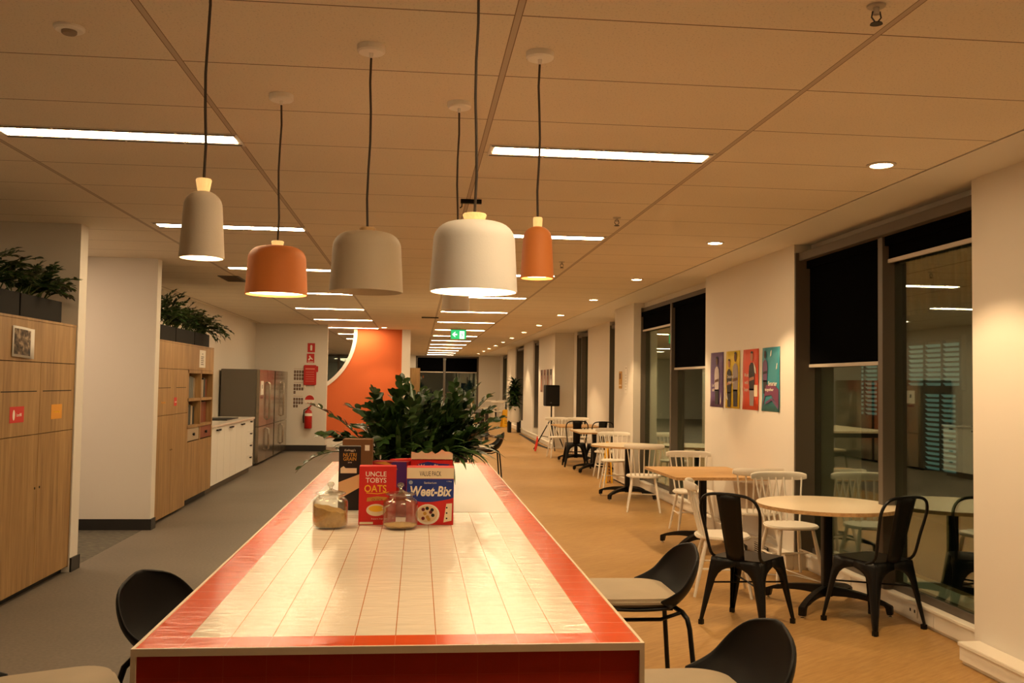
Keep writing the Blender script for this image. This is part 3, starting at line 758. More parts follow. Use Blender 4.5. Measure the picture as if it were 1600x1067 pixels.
def jar(label, x, y, fill, slope):
    o = thing('glass_jar', label, 'jar', (x, y, ZT))
    pr = [(0, .003), (.058, .003), (.066, .001), (.0745, .010), (.0765, .02), (.0765, .112), (.073, .122), (.062, .131), (.054, .135), (.053, .143), (.057, .146), (.057, .149), (.050, .147), (.050, .136), (.060, .127), (.070, .119), (.0735, .111), (.0735, .02), (.066, .008), (0, .008)]
    MB().lathe(pr, n=56).build('jar_body', JG, o, smooth=True)
    pl = [(0, .172), (.006, .171), (.022, .163), (.05, .157), (.064, .154), (.067, .151), (.066, .148), (.05, .149), (.02, .157), (0, .16)]
    MB().lathe(pl, n=48).build('lid', JL, o, smooth=True)
    MB().lathe([(.004, .168), (.009, .172), (.007, .177), (.014, .184), (.016, .191), (.012, .198), (0, .201)], n=24).build('lid_knob', JL, o, smooth=True)
    rows = [[(r * math.cos(t * PI / 24), r * math.sin(t * PI / 24), z) for t in range(48)] for r, z in ((.062, .0085), (.0725, .018))]
    top = [(.0728 * math.cos(t * PI / 24), .0728 * math.sin(t * PI / 24), fill - slope * math.cos(t * PI / 24) + .002 * math.sin(t)) for t in range(48)]
    rows.append(top); rows.append([(p[0] * .55, p[1] * .55, fill - slope * .55 * math.cos(t * PI / 24) + .004) for t, p in enumerate(top)])
    q = MB().grid(rows, closed=True); q.add([(0, 0, fill + .005)] + rows[-1], [(0, 1 + t, 1 + (t + 1) % 48) for t in range(48)])
    q.add(rows[0], [tuple(range(47, -1, -1))]); q.build('rolled_oats', OAT, o, smooth=True, ang=50)
jar('lidded glass jar more than half full of oats, left of the red box', -.374, 4.21, .083, .017)
jar('nearly empty lidded glass jar in front of the cereal packs', -.068, 4.19, .016, .002)

# ================================================================== PLANTS
def leaf(q, base, d, up, L_, W_, fold=.25, droop=.2):
    d = d.normalized(); side = d.cross(up)
    if side.length < 1e-4: side = Vector((1, 0, 0))
    side.normalize(); nz = side.cross(d).normalized()
    vs = [base]
    prof = [(.25, .75), (.5, 1.0), (.78, .7)]
    fs = []
    for t, w__ in prof:
        c = base + d * (L_ * t) - Vector((0, 0, 1)) * (droop * L_ * t * t)
        vs += [c + side * (W_ / 2 * w__) + nz * (fold * W_ / 2 * w__), c, c - side * (W_ / 2 * w__) + nz * (fold * W_ / 2 * w__)]
    vs.append(base + d * L_ - Vector((0, 0, 1)) * (droop * L_))
    fs = [(0, 1, 2), (0, 2, 3), (1, 4, 5, 2), (2, 5, 6, 3), (4, 7, 8, 5), (5, 8, 9, 6), (7, 10, 8), (8, 10, 9)]
    q.add(vs, fs)
def zz(qs, ql, base, az, lean, L_, rnd, ls=.07, lw=.028, bend=.5, n=9):
    """arching stem with paired glossy leaflets"""
    p = Vector(base); pts = [p.copy()]; seg = L_ / 10; th = lean * .35
    for k in range(10):
        th += lean * bend / 10 * 1.3
        d = Vector((math.cos(az) * math.sin(th), math.sin(az) * math.sin(th), math.cos(th)))
        p = p + d * seg; pts.append(p.copy())
    qs.tube(pts, [.006 - .0004 * k for k in range(11)], 5)
    for k in range(n):
        t = .28 + .70 * k / (n - 1); i = min(int(t * 10), 9); c = pts[i].lerp(pts[i + 1], t * 10 - i); d = (pts[i + 1] - pts[i]).normalized()
        s_ = d.cross(Vector((0, 0, 1)));
        if s_.length < .05: s_ = Vector((math.sin(az), -math.cos(az), 0))
        s_.normalize(); upv = s_.cross(d)
        for sg in (-1, 1):
            dd = (s_ * sg * .8 + d * (.65 + .3 * t) + upv * rnd.uniform(-.15, .6) + Vector((rnd.uniform(-.3, .3), rnd.uniform(-.3, .3), rnd.uniform(-.2, .25)))); upv = (s_.cross(d) + Vector((rnd.uniform(-.6, .6), rnd.uniform(-1.2, .4), rnd.uniform(-.3, .6)))).normalized()
            kk = (1 - abs(t - .6) * .6) * rnd.uniform(.85, 1.15)
            leaf(ql, c, dd, upv, ls * kk, lw * kk, droop=.15)
    leaf(ql, pts[-1], pts[-1] - pts[-2], Vector((0, 0, 1)), ls * .8, lw * .8)
def strap(ql, base, az, lean, L_, W_, rnd, bend=1.2):
    p = Vector(base); th = lean; N = 9; rows = []
    s_ = Vector((-math.sin(az), math.cos(az), 0))
    for k in range(N + 1):
        t = k / N; wv = W_ * (math.sin(PI * min(1, t * .9 + .12)) ** .7) / 2 if k < N else .0008
        d = Vector((math.cos(az) * math.sin(th), math.sin(az) * math.sin(th), math.cos(th))); nn = s_.cross(d)
        rows.append([p + s_ * wv + nn * wv * .3, p.copy(), p - s_ * wv + nn * wv * .3])
        p = p + d * (L_ / N); th += bend / N
    ql.grid(rows)
rn = random.Random(3)
# trough on the island
o = thing('planter_trough', 'big bunch of dark green houseplants standing on the far half of the island', 'plant', (-.02, 5.75, ZT + .001))
MB().box(-.28, .24, -.1, .30, 0, .13).build('trough', PLB, o, bevel=.004)
MB().box(-.26, .22, -.08, .28, .11, .135).build('soil', SOIL, o)
qs, ql, q2 = MB(), MB(), MB()
for k in range(84):
    bx = rn.uniform(-.22, .22); by = rn.uniform(-.05, .25); out_ = 1 if bx > 0 else -1
    az = (0 if out_ > 0 else PI) + rn.uniform(-1.5, 1.5) if rn.random() < .7 else rn.uniform(0, 2 * PI)
    lean = rn.uniform(.1, 1.35)
    zz(qs, ql, (bx, by, .12), az, lean, rn.uniform(.28, .54) - .07 * (bx > 0 and lean > .6), rn, ls=.095, lw=.05, n=10, bend=rn.uniform(.4, .9))
zz(qs, ql, (-.2, -.05, .12), PI * 1.02, 1.15, .56, rn, ls=.07, lw=.036, n=10)
zz(qs, ql, (-.22, -.08, .12), PI * 1.0, 1.75, .50, rn, ls=.06, lw=.034, n=8, bend=.75)
for a, b_, l_ in ((.05, 1.2, .47), (-.3, 1.3, .42), (.3, 1.0, .48), (.1, .8, .52), (.4, .6, .54)):
    zz(qs, ql, (.18, .05, .12), a, b_, l_, rn, ls=.085, lw=.04, n=11)
for k in range(80):
    az = rn.uniform(PI, 2 * PI) if k % 3 else rn.uniform(0, PI)
    strap(q2, (rn.uniform(-.24, .22), rn.uniform(-.1, .1), .12), az, rn.uniform(.05, .9), rn.uniform(.28, .46), rn.uniform(.026, .04), rn, rn.uniform(1.0, 2.2))
for k in range(16):
    strap(q2, (rn.uniform(.08, .22), rn.uniform(-.1, .08), .12), rn.uniform(-1.3, .1), rn.uniform(.2, .7), rn.uniform(.34, .44), .042, rn, rn.uniform(1.6, 2.5))
for az, ln_, L_ in ((PI * .8, .25, .52), (1.9, .12, .56), (PI * .75, .5, .5)):
    strap(q2, (.02, .1, .12), az, ln_, L_, .05, rn, .35)
qs.build('stems', STEM, o, smooth=True); ql.build('foliage', LEAF, o, smooth=True); q2.build('strap_leaves', LEAF2, o, smooth=True)

def box_planter(label, y0, y1, x0, seed, n=12, hgt=.17, leanx=.7, toend=False, L_=(.28, .46)):
    """planter on top of the lockers, foliage arching out over the front"""
    rn = random.Random(seed)
    o = thing('planter_box', label, 'plant', (x0, y0, 1.957), 0, None)
    w_ = y1 - y0
    MB().box(-.3, 0, .006, w_ - .006, 0, hgt).build('planter', PLB, o, bevel=.003)
    MB().box(-.28, -.02, .02, w_ - .02, hgt - .03, hgt + .003).build('soil', SOIL, o)
    qs, ql = MB(), MB()
    for k in range(int(n * 2.2)):
        az = rn.uniform(-1.3, 1.3) if rn.random() < .7 else rn.uniform(0, 2 * PI)
        if seed == 13: az = rn.uniform(-.1, 1.7)
        if toend and k % 2: az = rn.uniform(.6, 1.7)
        zz(qs, ql, (rn.uniform(-.22, -.04), rn.uniform(.08, w_ - .08), hgt - .02), az, rn.uniform(.6, 1.5) * leanx / .7, rn.uniform(*L_), rn, ls=.07, lw=.034, n=10, bend=.75)
    qs.build('stems', STEM, o, smooth=True); ql.build('foliage', LEAF, o, smooth=True)
box_planter('charcoal planter of dark foliage at the far left edge, on the cupboards', 6.06, 6.84, -2.78, 11, 12, .17)
box_planter('charcoal planter of foliage on the near cupboards, beside the wall end', 6.85, 7.62, -2.78, 12, 14, .17, toend=True, L_=(.24, .40))
box_planter('charcoal planter beside the white wall, on top of the second cupboard', 10.12, 11.08, -2.78, 13, 14, .17, L_=(.34, .5))
box_planter('middle charcoal planter with bushy leaves on the far cupboards', 11.09, 11.98, -2.78, 14, 16, .17, L_=(.3, .44))
box_planter('last charcoal planter, its stems arching right past the cupboards', 11.99, 12.82, -2.78, 15, 16, .17, leanx=.95, toend=True, L_=(.34, .56))

# ================================================================== JOINERY ON THE LEFT
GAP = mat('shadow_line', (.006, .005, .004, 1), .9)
def panel(parent, name, x0, x1, z0, z1, m_=OAK, y=0, th=.02, g=.0025):
    return MB().box(x0 + g, x1 - g, y - th, y, z0 + g, z1 - g).build(name, m_, parent, bevel=.0008)
o = thing('tall_cupboard', 'tall oak cupboard unit nearest at left, with a picture and red label', 'cupboard', (-2.75, 5.72, 0), PI / 2)
MB().box(0, 2.075, .0, .6, .045, 1.955).build('carcass', GAP, o)
MB().box(.0, 2.075, .03, .6, 0, .045).build('plinth', BLACKP, o)
MB().box(-.001, 2.078, -.02, .6, 1.94, 1.957).build('top_board', OAK, o)
MB().box(-.02, 0, -.02, .6, 0, 1.957).build('side_panel', OAK, o)
for a, b_ in ((0, .70), (.70, 1.40), (1.40, 2.075)):
    d = panel(o, 'cupboard_door', a, b_, .05, 1.128); kn = a + .05 if a > .6 else b_ - .05
    if a != 1.4: kn = b_ - .035
    MB().tube([(kn, -.022, .74), (kn, -.0195, .74)], .009, 12).build('finger_hole', GAP, d)
    fl_ = panel(o, 'bin_flap', a, b_, 1.128, 1.646)
    MB().box(a + .05 if a > .1 else a + .02, b_ - .06, -.0208, -.0195, 1.434, 1.441).build('slot', GAP, fl_)
panel(o, 'upper_panel', 0, 2.075, 1.646, 1.94)
MB().box(2.066, 2.078, -.02, .6, 0.045, 1.646).build('end_strip', OAK, o)
# labels on it (stickers stay with the doors)
RL = mat('label_red', rgb(205, 40, 36), .5); OLB = mat('label_orange', rgb(220, 150, 40), .5)
MB().box(.90, 1.13, -.0212, -.0203, 1.225, 1.335).build('red_label', RL, o)
text('label_lettering', 'Landfill', PORC, o, 1.05, 1.278, -.0216, width=.08, height=.022); MB().prism(ell(.965, 1.278, .018, .036, 14), -.022, -.0214).build('label_icon', PORC, o)
MB().box(1.62, 1.83, -.0212, -.0203, 1.225, 1.335).build('orange_label', OLB, o)
text('label_lettering', 'Recycling', YL, o, 1.73, 1.278, -.0216, width=.12, height=.022)
p = thing('picture_print', 'curling black and white picture taped to the near cupboards', 'picture', (-2.728, 5.72, 0), PI / 2)
rows = []
for k in range(7):
    t = k / 6; rows.append([(.89 + .33 * t, -.004 - .012 * math.sin(PI * t) - (.012 if k == 6 else 0), z + .012 * (1 - t)) for z in (1.665, 1.77, 1.875)])
MB().grid(rows).build('sheet', PAPER, p, smooth=True, solid=.001)
n = NT('old_photo_print', .7)
a = n.noise(n.mapping(n.tc.outputs['Object'], sc=(1, 1, 1)), 22, 6, .65)
n.L(n.ramp(a, [(.36, rgb(30, 22, 16)), (.5, rgb(96, 78, 60)), (.62, rgb(168, 146, 120))]), n.b.inputs['Base Color'])
rows = [[(.908 + .294 * k / 6, -.0055 - .012 * math.sin(PI * (.055 + .89 * k / 6)), z + .012 * (1 - k / 6)) for z in (1.682, 1.77, 1.858)] for k in range(7)]
MB().grid(rows).build('photo', n.m, p, smooth=True)

o = thing('tall_cupboard', 'second tall oak cupboard with an open pigeonhole niche, beside the kitchen counter', 'cupboard', (-2.75, 10.09, 0), PI / 2)
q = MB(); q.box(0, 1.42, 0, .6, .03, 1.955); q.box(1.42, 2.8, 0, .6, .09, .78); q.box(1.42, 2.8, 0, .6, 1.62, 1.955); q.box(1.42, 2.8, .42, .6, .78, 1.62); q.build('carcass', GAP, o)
MB().box(0, 2.8, .05, .6, 0, .06).build('plinth', BLACKP, o)
MB().box(-.001, 2.801, -.02, .6, 1.94, 1.957).build('top_board', OAK, o)
panel(o, 'upper_panel', 0, 2.8, 1.65, 1.94)
for a, b_ in ((0, .73), (.73, 1.42)):
    d = panel(o, 'cupboard_door', a, b_, .035, 1.14); kn = .70 if a == 0 else .76
    MB().tube([(kn, -.022, .75), (kn, -.0195, .75)], .009, 12).build('finger_hole', GAP, d)
    fl_ = panel(o, 'bin_flap', a, b_, 1.14, 1.65)
    MB().box(a + .15, b_ - .09, -.0208, -.0195, 1.437, 1.443).build('slot', GAP, fl_)
for a, b_ in ((1.42, 2.11), (2.11, 2.8)): panel(o, 'lower_door', a, b_, .095, .78)
q = MB(); q.box(1.42, 1.47, -.02, .42, .78, 1.65); q.box(2.76, 2.8, -.02, .42, .78, 1.65); q.box(2.085, 2.125, -.02, .42, .78, 1.65)
q.box(1.42, 2.8, -.02, .42, 1.61, 1.65); q.box(1.42, 2.8, -.02, .42, 1.27, 1.305); q.box(1.42, 2.8, -.02, .42, .945, .975); q.box(1.42, 2.8, .4, .42, .78, 1.65)
q.build('niche_frame', OAK, o)
MB().box(.80, .92, -.0212, -.0203, 1.235, 1.33).build('red_label', RL, o)
text('label_lettering', 'Land', PORC, o, .865, 1.28, -.0216, width=.07, height=.02)
text('label_lettering', 'Recycling', OLB, o, .36, 1.28, -.0206, width=.16, height=.028)
MB().box(1.97, 2.30, -.0212, -.0203, 1.685, 1.905).build('notice', PAPER, o)
for k in range(5): MB().box(2.05, 2.2 - .02 * (k % 2), -.0218, -.0211, 1.72 + .024 * k, 1.728 + .024 * k).build('notice_line', INK, o)
MB().box(2.12, 2.15, -.0218, -.0211, 1.85, 1.865).build('notice_line', INK, o)
FG = mat('file_grey', rgb(110, 112, 108), .6); FD = mat('file_dark', rgb(62, 64, 60), .6); FB = mat('file_russet', rgb(128, 62, 36), .6); FW = mat('file_pale', rgb(176, 156, 130), .6)
NW = (-2.75, 10.09)
def niche_thing(name, label, cat, x0, x1, z0, parts):
    o2 = thing(name, label, cat, (NW[0], NW[1], z0), PI / 2)
    q = MB()
    for a, b_, zz_, mi in parts: q.k = mi; q.box(a, b_, .05, .34, 0, zz_)
    q.build('folders', [FG, FD, FB, FW], o2, bevel=.002)
niche_thing('file_row', 'grey folders standing in the upper left pigeon hole', 'files', 0, 0, 1.305, [(1.49 + k * .1, 1.585 + k * .1, .27 - .01 * (k % 3), k % 2 * 3 if k > 3 else 0) for k in range(6)])
niche_thing('file_row', 'pale and dark folders in the upper right pigeon hole', 'files', 0, 0, 1.305, [(2.15 + k * .1, 2.24 + k * .1, .25 - .02 * (k % 2), (3, 1, 0, 3, 1, 2)[k]) for k in range(6)])
niche_thing('file_row', 'dark folders in the lower left pigeon hole', 'files', 0, 0, .975, [(1.49 + k * .1, 1.58 + k * .1, .25 - .015 * (k % 3), (1, 1, 0, 1, 3, 1)[k]) for k in range(6)])
niche_thing('file_row', 'russet brown box files in the lower right pigeon hole', 'files', 0, 0, .975, [(2.14 + k * .2, 2.335 + k * .2, .27, 2) for k in range(3)])
for x0, x1, m_ in ((1.475, 2.08, FW), (2.13, 2.755, FB)):
    d = MB().box(x0, x1, -.012, .38, .79, .94).build('small_drawer', m_, o, bevel=.002)
    MB().lathe([(0, 0), (.012, 0), (.02, .012), (.016, .024), (0, .026)], n=14).build('knob', BLACKM, d, smooth=True, loc=((x0 + x1) / 2, -.012, .865)).rotation_euler = (PI / 2, 0, 0)

# kitchen counter
o = thing('kitchen_counter', 'white kitchen base units with black handles beside the fridges', 'kitchen counter', (-2.75, 12.92, 0), PI / 2)
MB().box(0, 3.28, .02, .78, .1, .885).build('carcass', WHITE, o); MB().box(0, 3.28, .06, .78, 0, .1).build('kick_board', mat('kick_grey', rgb(96, 86, 72), .6), o)
MB().box(-.001, 3.3, -.02, .78, .885, .915).build('worktop', mat('worktop_white', rgb(220, 214, 204), .25), o, bevel=.003)
def handle(parent, x, z, w__=.09):
    q = MB(); q.box(x - w__ / 2, x + w__ / 2, -.03, -.018, z - .012, z + .012); q.box(x - w__ / 2 + .01, x - w__ / 2 + .02, -.02, -.0, z - .008, z + .008); q.box(x + w__ / 2 - .02, x + w__ / 2 - .01, -.02, 0, z - .008, z + .008)
    q.build('handle', BLACKM, parent)
for a in (0, .9, 1.8):
    for s_ in (0, 1):
        d = panel(o, 'door', a + .45 * s_, a + .45 * s_ + .45, .1, .885, WHITE, y=.02)
        handle(d, a + .45 + (-.07 if s_ == 0 else .07), .84)
for k in range(4):
    z0 = .1 + .196 * k; d = panel(o, 'drawer', 2.7, 3.28, z0, z0 + .196, WHITE, y=.02); handle(d, 3.0, z0 + .16)
o2 = thing('kitchen_sink', 'black sink set into the white counter', 'sink', (-3.08, 15.1, .915))
MB().box(-.2, .2, -.45, .45, 0, .012).build('bowl_rim', BLACKM, o2, bevel=.003); MB().box(-.17, .17, -.4, .05, .012, .014).build('basin', GAP, o2)
o2 = thing('kitchen_tap', 'tall black tap rising from the counter beside the cupboards', 'tap', (-3.22, 14.35, .915))
MB().lathe([(0, 0), (.05, 0), (.045, .02), (.036, .04), (.036, .30), (.02, .32), (0, .32)], n=20).build('tap_body', BLACKM, o2, smooth=True)
MB().tube([(0, .02, .16), (.06, .14, .2), (.1, .24, .22)], .008, 8).build('spout', BLACKM, o2, smooth=True)

# fridges
STEELW = mat('stainless_door', rgb(176, 166, 150), .2, .92, bump=.02, bscale=3)
def fridge(label, y0, w_, d_, h_, ddx=0):
    o = thing('fridge', label, 'fridge', (-2.83 + ddx, y0, 0), PI / 2)
    MB().box(0, w_, .06, d_, .03, h_).build('cabinet', GREYSIDE, o, bevel=.006)
    q = MB()
    for x in (.05, w_ - .1):
        for y in (.1, d_ - .1): q.box(x, x + .05, y, y + .05, 0, .03)
    q.build('feet', BLACKP, o)
    for a, b_ in ((0, w_ / 2), (w_ / 2, w_)):
        s_ = 1 if a == 0 else -1
        hx = (b_ - .05) if a == 0 else a + .05
        d = MB().box(a + .004, b_ - .004, 0, .055, .70, h_ - .005).build('upper_door', STEELW, o, bevel=.006)
        MB().tube([(hx, 0, .8), (hx, -.045, .82), (hx, -.045, h_ - .25), (hx, 0, h_ - .23)], .011, 8).build('handle', STEEL, d, smooth=True)
        d = MB().box(a + .004, b_ - .004, 0, .055, .05, .69).build('lower_door', STEELW, o, bevel=.006)
        MB().tube([(hx, 0, .64), (hx, -.045, .62), (hx, -.045, .25), (hx, 0, .23)], .011, 8).build('handle', STEEL, d, smooth=True)
    return o
fr1 = fridge('stainless steel fridge with a notice on it, next to the counter end', 17.2, 1.75, .68, 1.73)
MB().box(.12, .42, -.004, -.001, 1.27, 1.52).build('notice', PAPER, fr1)
MB().box(.24, .3, -.005, -.0038, 1.38, 1.45).build('notice_mark', INK, fr1); MB().box(.14, .4, -.003, -.0008, 1.2, 1.24).build('notice_strip', mat('brown_strip', rgb(110, 50, 30), .6), fr1)
fridge('second stainless steel fridge, against the wall with the fire extinguisher', 19.05, 1.75, .68, 1.73, .0)

# ================================================================== WALL WITH FIRE GEAR (Y = 20.9)
YW = 20.9
def wallboard(name, label, cat, x0, x1, z0, z1, m_, th=.01):
    o = thing(name, label, cat, ((x0 + x1) / 2, YW, z0)); w_ = x1 - x0
    MB().box(-w_ / 2, w_ / 2, -th, 0, 0, z1 - z0).build('plate', m_, o)
    return o, w_, z1 - z0
o, w_, h_ = wallboard('fire_sign', 'red extinguisher symbol sign high on the white wall', 'sign', -2.43, -2.27, 2.16, 2.36, RED)
MB().prism([(-.02, .04), (.02, .04), (.024, .14), (.01, .16), (-.01, .16), (-.024, .14)], -.013, -.010).build('symbol', PORC, o)
o, w_, h_ = wallboard('fire_sign', 'red fire blanket sign with white hand symbol, lower of the pair', 'sign', -2.44, -2.28, 1.93, 2.13, RED)
q = MB(); q.prism([(-.05, .05), (-.02, .05), (0, .09), (.04, .06), (.05, .08), (.01, .12), (-.01, .16), (-.04, .15), (-.02, .11), (-.05, .08)], -.013, -.010); q.box(-.06, .06, -.013, -.010, .012, .026); q.build('symbol', PORC, o)
o = thing('fire_blanket', 'red fire blanket pouch with white pull tapes on the white wall', 'fire blanket', (-2.36, YW, 1.38))
MB().box(-.135, .135, -.05, 0, .06, .50).build('pouch', RED, o, bevel=.012)
MB().box(.135, .17, -.04, 0, .35, .48).build('side_tab', RED, o, bevel=.006)
q = MB()
for k in range(5): q.box(-.09, .09, -.052, -.05, .14 + k * .05, .15 + k * .05)
q.box(-.1, .1, -.052, -.05, .4, .43); q.build('printing', mat('print_pink', rgb(216, 130, 110), .6), o)
q = MB(); q.box(-.12, -.09, -.03, -.02, 0, .08); q.box(.1, .13, -.03, -.02, -.02, .08); q.build('pull_tape', PORC, o)
o, w_, h_ = wallboard('round_notice', 'round red and white notice above the extinguisher', 'sign', -2.48, -2.24, 1.0, 1.24, WHITE, .001)
for ch in list(o.children): bpy.data.objects.remove(ch)
MB().prism(ell(0, .12, .11, .11, 28), -.006, 0).build('disc', PORC, o); MB().prism(ell(0, .12, .1, .1, 14, 0, 180) + [(-.1, .12)], -.009, -.006).build('red_half', RED, o)
MB().prism([(-.05, .05), (0, .035), (.05, .05), (.04, .06), (0, .045), (-.04, .06)], -.009, -.006).build('printing', RED, o)
o = thing('fire_extinguisher', 'red fire extinguisher hung low on the white wall', 'fire extinguisher', (-2.37, YW - .09, .50))
MB().lathe([(0, 0), (.075, 0), (.083, .012), (.083, .33), (.07, .38), (.03, .41), (.02, .43), (0, .43)], n=28).build('cylinder', REDEX, o, smooth=True)
MB().lathe([(.084, .27), (.085, .27), (.085, .33), (.084, .33)], n=28).build('label_band', PORC, o, smooth=True)
q = MB(); q.tube([(0, 0, .42), (.01, 0, .45), (.06, 0, .50)], .014, 8); q.tube([(0, 0, .44), (-.02, 0, .46), (.05, 0, .43)], .009, 8); q.build('valve_handle', REDEX, o, smooth=True)
MB().tube([(-.01, -.02, .44), (-.09, -.03, .40), (-.105, -.03, .25), (-.095, -.03, .12)], .012, 8).build('hose', BLACKP, o, smooth=True)
MB().box(-.04, .04, .07, .09, .2, .3).build('wall_bracket', BLACKP, o)
for nm, z1, rws in (('upper', 1.80, (4, 4, 4)), ('middle', 1.50, (3, 4, 1)), ('lower', 1.20, (4, 4, 2))):
    o = thing('photo_board', '%s block of small staff photo cards beside the fridge' % nm, 'photo cards', (-2.71, YW, z1 - .3), 0, None)
    q = MB(); 
    for r, c_ in enumerate(rws):
        for k in range(c_): q.box(k * .055, k * .055 + .042, -.004, 0, .2 - r * .075, .2 - r * .075 + .058)
    q.build('cards', mat('photo_dark', rgb(62, 50, 46), .7), o)
    q = MB(); q.box(0, .2, -.003, 0, .29, .297); 
    for r, c_ in enumerate(rws):
        for k in range(c_): q.box(k * .055 + .01, k * .055 + .03, -.0055, -.004, .2 - r * .075 + .02, .2 - r * .075 + .04)
    q.build('faces', mat('photo_skin', rgb(170, 130, 104), .7), o)

# ================================================================== SEATING
def stool(label, x, y, rz):
    """black shell counter stool, faces local +Y"""
    o = thing('counter_stool', label, 'stool', (x, y, 0), rz, 'black shell stools with cream seats')
    rows = []
    NV, NU = 20, 13
    for i in range(NV + 1):
        v = i / NV; row = []
        if v < .5:
            t = v / .5; yy = .225 - .40 * t; z = .648 - .012 * math.sin(PI * t); hw = .235 * (1 - max(0, (.22 - t) / .22) ** 2.4 * .55); rise = .012; fw_ = 0
        else:
            t = (v - .5) / .5
            yy = -.175 - .075 * math.sin(t * PI / 2) - .01 * t; z = .648 + .012 * t + .215 * t ** 1.25
            hw = .235 - .02 * t; hw *= (1 - max(0, (t - .1) / .9) ** 4) ** .5 if t < 1 else 0
            rise = .03 * (1 - t); fw_ = .085 * (1 - .3 * t)
        for j in range(NU + 1):
            u = -1 + 2 * j / NU
            row.append((hw * math.sin(u * PI / 2 * .92) / math.sin(PI / 2 * .92), yy + fw_ * u * u * (hw / .235) ** 2 + (.05 * u * u * max(0, 1 - abs(v - .5) * 6)), z + rise * abs(u) ** 3))
        rows.append(row)
    MB().grid(rows).build('shell', BLACKP, o, smooth=True, solid=.011, sub=1, ang=80)
    pl = []
    for px, py in rrect(.44, .37, .10, 8):
        if py < 0: py = py * 1.0 - .02 * (1 - (px / .22) ** 2)
        pl.append((px * (1 if py > -.05 else .98), py + .035))
    MB().slab(pl, .652, .685).build('cushion', CREAM, o, smooth=True, bevel=.012, seg=3, ang=60)
    for sx_ in (-1, 1):
        for sy_ in (-1, 1):
            MB().tube([(sx_ * .10, sy_ * .15, .628), (sx_ * .165, sy_ * .165, .622), (sx_ * .188, sy_ * .18, .60), (sx_ * .198, sy_ * .188, .56), (sx_ * .245, sy_ * .235, .012)], .0105, 8).build('leg', BLACKM, o, smooth=True)
    q = MB()
    for sx_ in (-1, 1): q.tube([(sx_ * .165, -.165, .622), (sx_ * .15, -.08, .59), (sx_ * .15, .08, .59), (sx_ * .165, .165, .622)], .008, 8)
    q.box(-.12, .12, -.14, .14, .618, .632); q.build('seat_frame', BLACKM, o, smooth=True)
    k = .229
    MB().tube([(-k, -k + .008, .22), (k, -k + .008, .22), (k, k - .008, .22), (-k, k - .008, .22)], .008, 8, closed=True).build('footrest', BLACKM, o, smooth=True)
    return o
s1 = stool('black shell stool with cream seat, second along the right side of the island', .925, 3.95, PI / 2)
dup(s1, 'black shell stool with cream seat at the bottom right corner of the picture', (.79, 2.63, 0), PI / 2 + .05)
dup(s1, 'black shell stool left of the island, its rounded back facing the grey floor', (-.71, 3.34, 0), -PI / 2 - .30)
dup(s1, 'black shell stool at the bottom left edge, only its cream seat in view', (-1.02, 2.70, 0), -PI / 2 + .42)
dup(s1, 'black shell stool beyond the island at the far counter table', (.93, 12.9, 0), PI / 2)

def windsor(label, x, y, rz, group='white spindle-back chairs'):
    o = thing('spindle_chair', label, 'chair', (x, y, 0), rz, group)
    pl = []
    for k in range(32):
        a = 2 * PI * k / 32; c, s_ = math.cos(a), math.sin(a)
        px = .218 * math.copysign(abs(c) ** .75, c); py = .205 * math.copysign(abs(s_) ** .85, s_)
        if py < 0: px *= .93
        pl.append((px, py))
    MB().slab(pl, .413, .438).build('seat', CHWHITE, o, smooth=True, bevel=.008, ang=50)
    for sx_ in (-1, 1):
        for sy_ in (-1, 1):
            a = Vector((sx_ * .135, sy_ * .125, .415)); b_ = Vector((sx_ * .20, sy_ * (.195 if sy_ > 0 else .215), 0))
            MB().tube([a, a.lerp(b_, .35), b_], [.013, .0165, .011], 10).build('leg', CHWHITE, o, smooth=True)
    q = MB()
    def lp(sx_, sy_, z): a = Vector((sx_ * .135, sy_ * .125, .415)); b_ = Vector((sx_ * .20, sy_ * (.195 if sy_ > 0 else .215), 0)); return a.lerp(b_, 1 - z / .415)
    for sx_ in (-1, 1): q.tube([lp(sx_, -1, .2), lp(sx_, 1, .2)], .008, 8)
    q.tube([(lp(-1, -1, .2) + lp(-1, 1, .2)) / 2, (lp(1, -1, .2) + lp(1, 1, .2)) / 2], .008, 8)
    q.build('stretcher', CHWHITE, o, smooth=True)
    for k in range(7):
        u = -1 + 2 * k / 6
        MB().tube([(u * .155, -.165 + .022 * u * u, .43), (u * .205, -.262 + .052 * u * u, .79)], [.0085, .0075], 8).build('spindle', CHWHITE, o, smooth=True)
    rows = []
    for k in range(15):
        u = -1 + 2 * k / 14; hz = .034 * (1 - abs(u) ** 8 * .45); yc = -.270 + .062 * u * u; xx = u * .245
        prof = [(-.011, -hz * .8), (-.011, hz * .6), (-.007, hz), (.004, hz), (.010, hz * .7), (.011, -hz * .7), (.006, -hz), (-.006, -hz)]
        rows.append([(xx, yc + a, .802 + b_ - a * .2) for a, b_ in prof])
    q = MB().grid(rows, closed=True); q.add(rows[0], [tuple(range(8))]); q.add(rows[-1], [tuple(range(8))]); q.build('top_rail', CHWHITE, o, smooth=True, ang=60)
    return o
W0 = windsor('white spindle chair on the far side of the nearest round table', 3.03, 7.42, PI + .06)
GW = 'white spindle-back chairs'
dup(W0, 'white spindle chair seen side on, just behind the nearest black chair', (2.30, 6.93, 0), -PI / 2 - .22, GW)
dup(W0, 'white spindle chair, back to us, half hidden, near side of the square oak table', (3.02, 8.22, 0), -.08, GW)
dup(W0, 'white spindle chair at the far side of the oak table, below the posters', (2.93, 9.80, 0), PI - .05, GW)
dup(W0, 'white spindle chair, back to us, near side of the second round table', (2.80, 11.45, 0), -.22, GW)
dup(W0, 'white spindle chair at the far side of the second round table', (2.93, 13.75, 0), PI - .08, GW)
dup(W0, 'white spindle chair, back to us, at the white square table', (3.17, 15.5, 0), .0, GW)
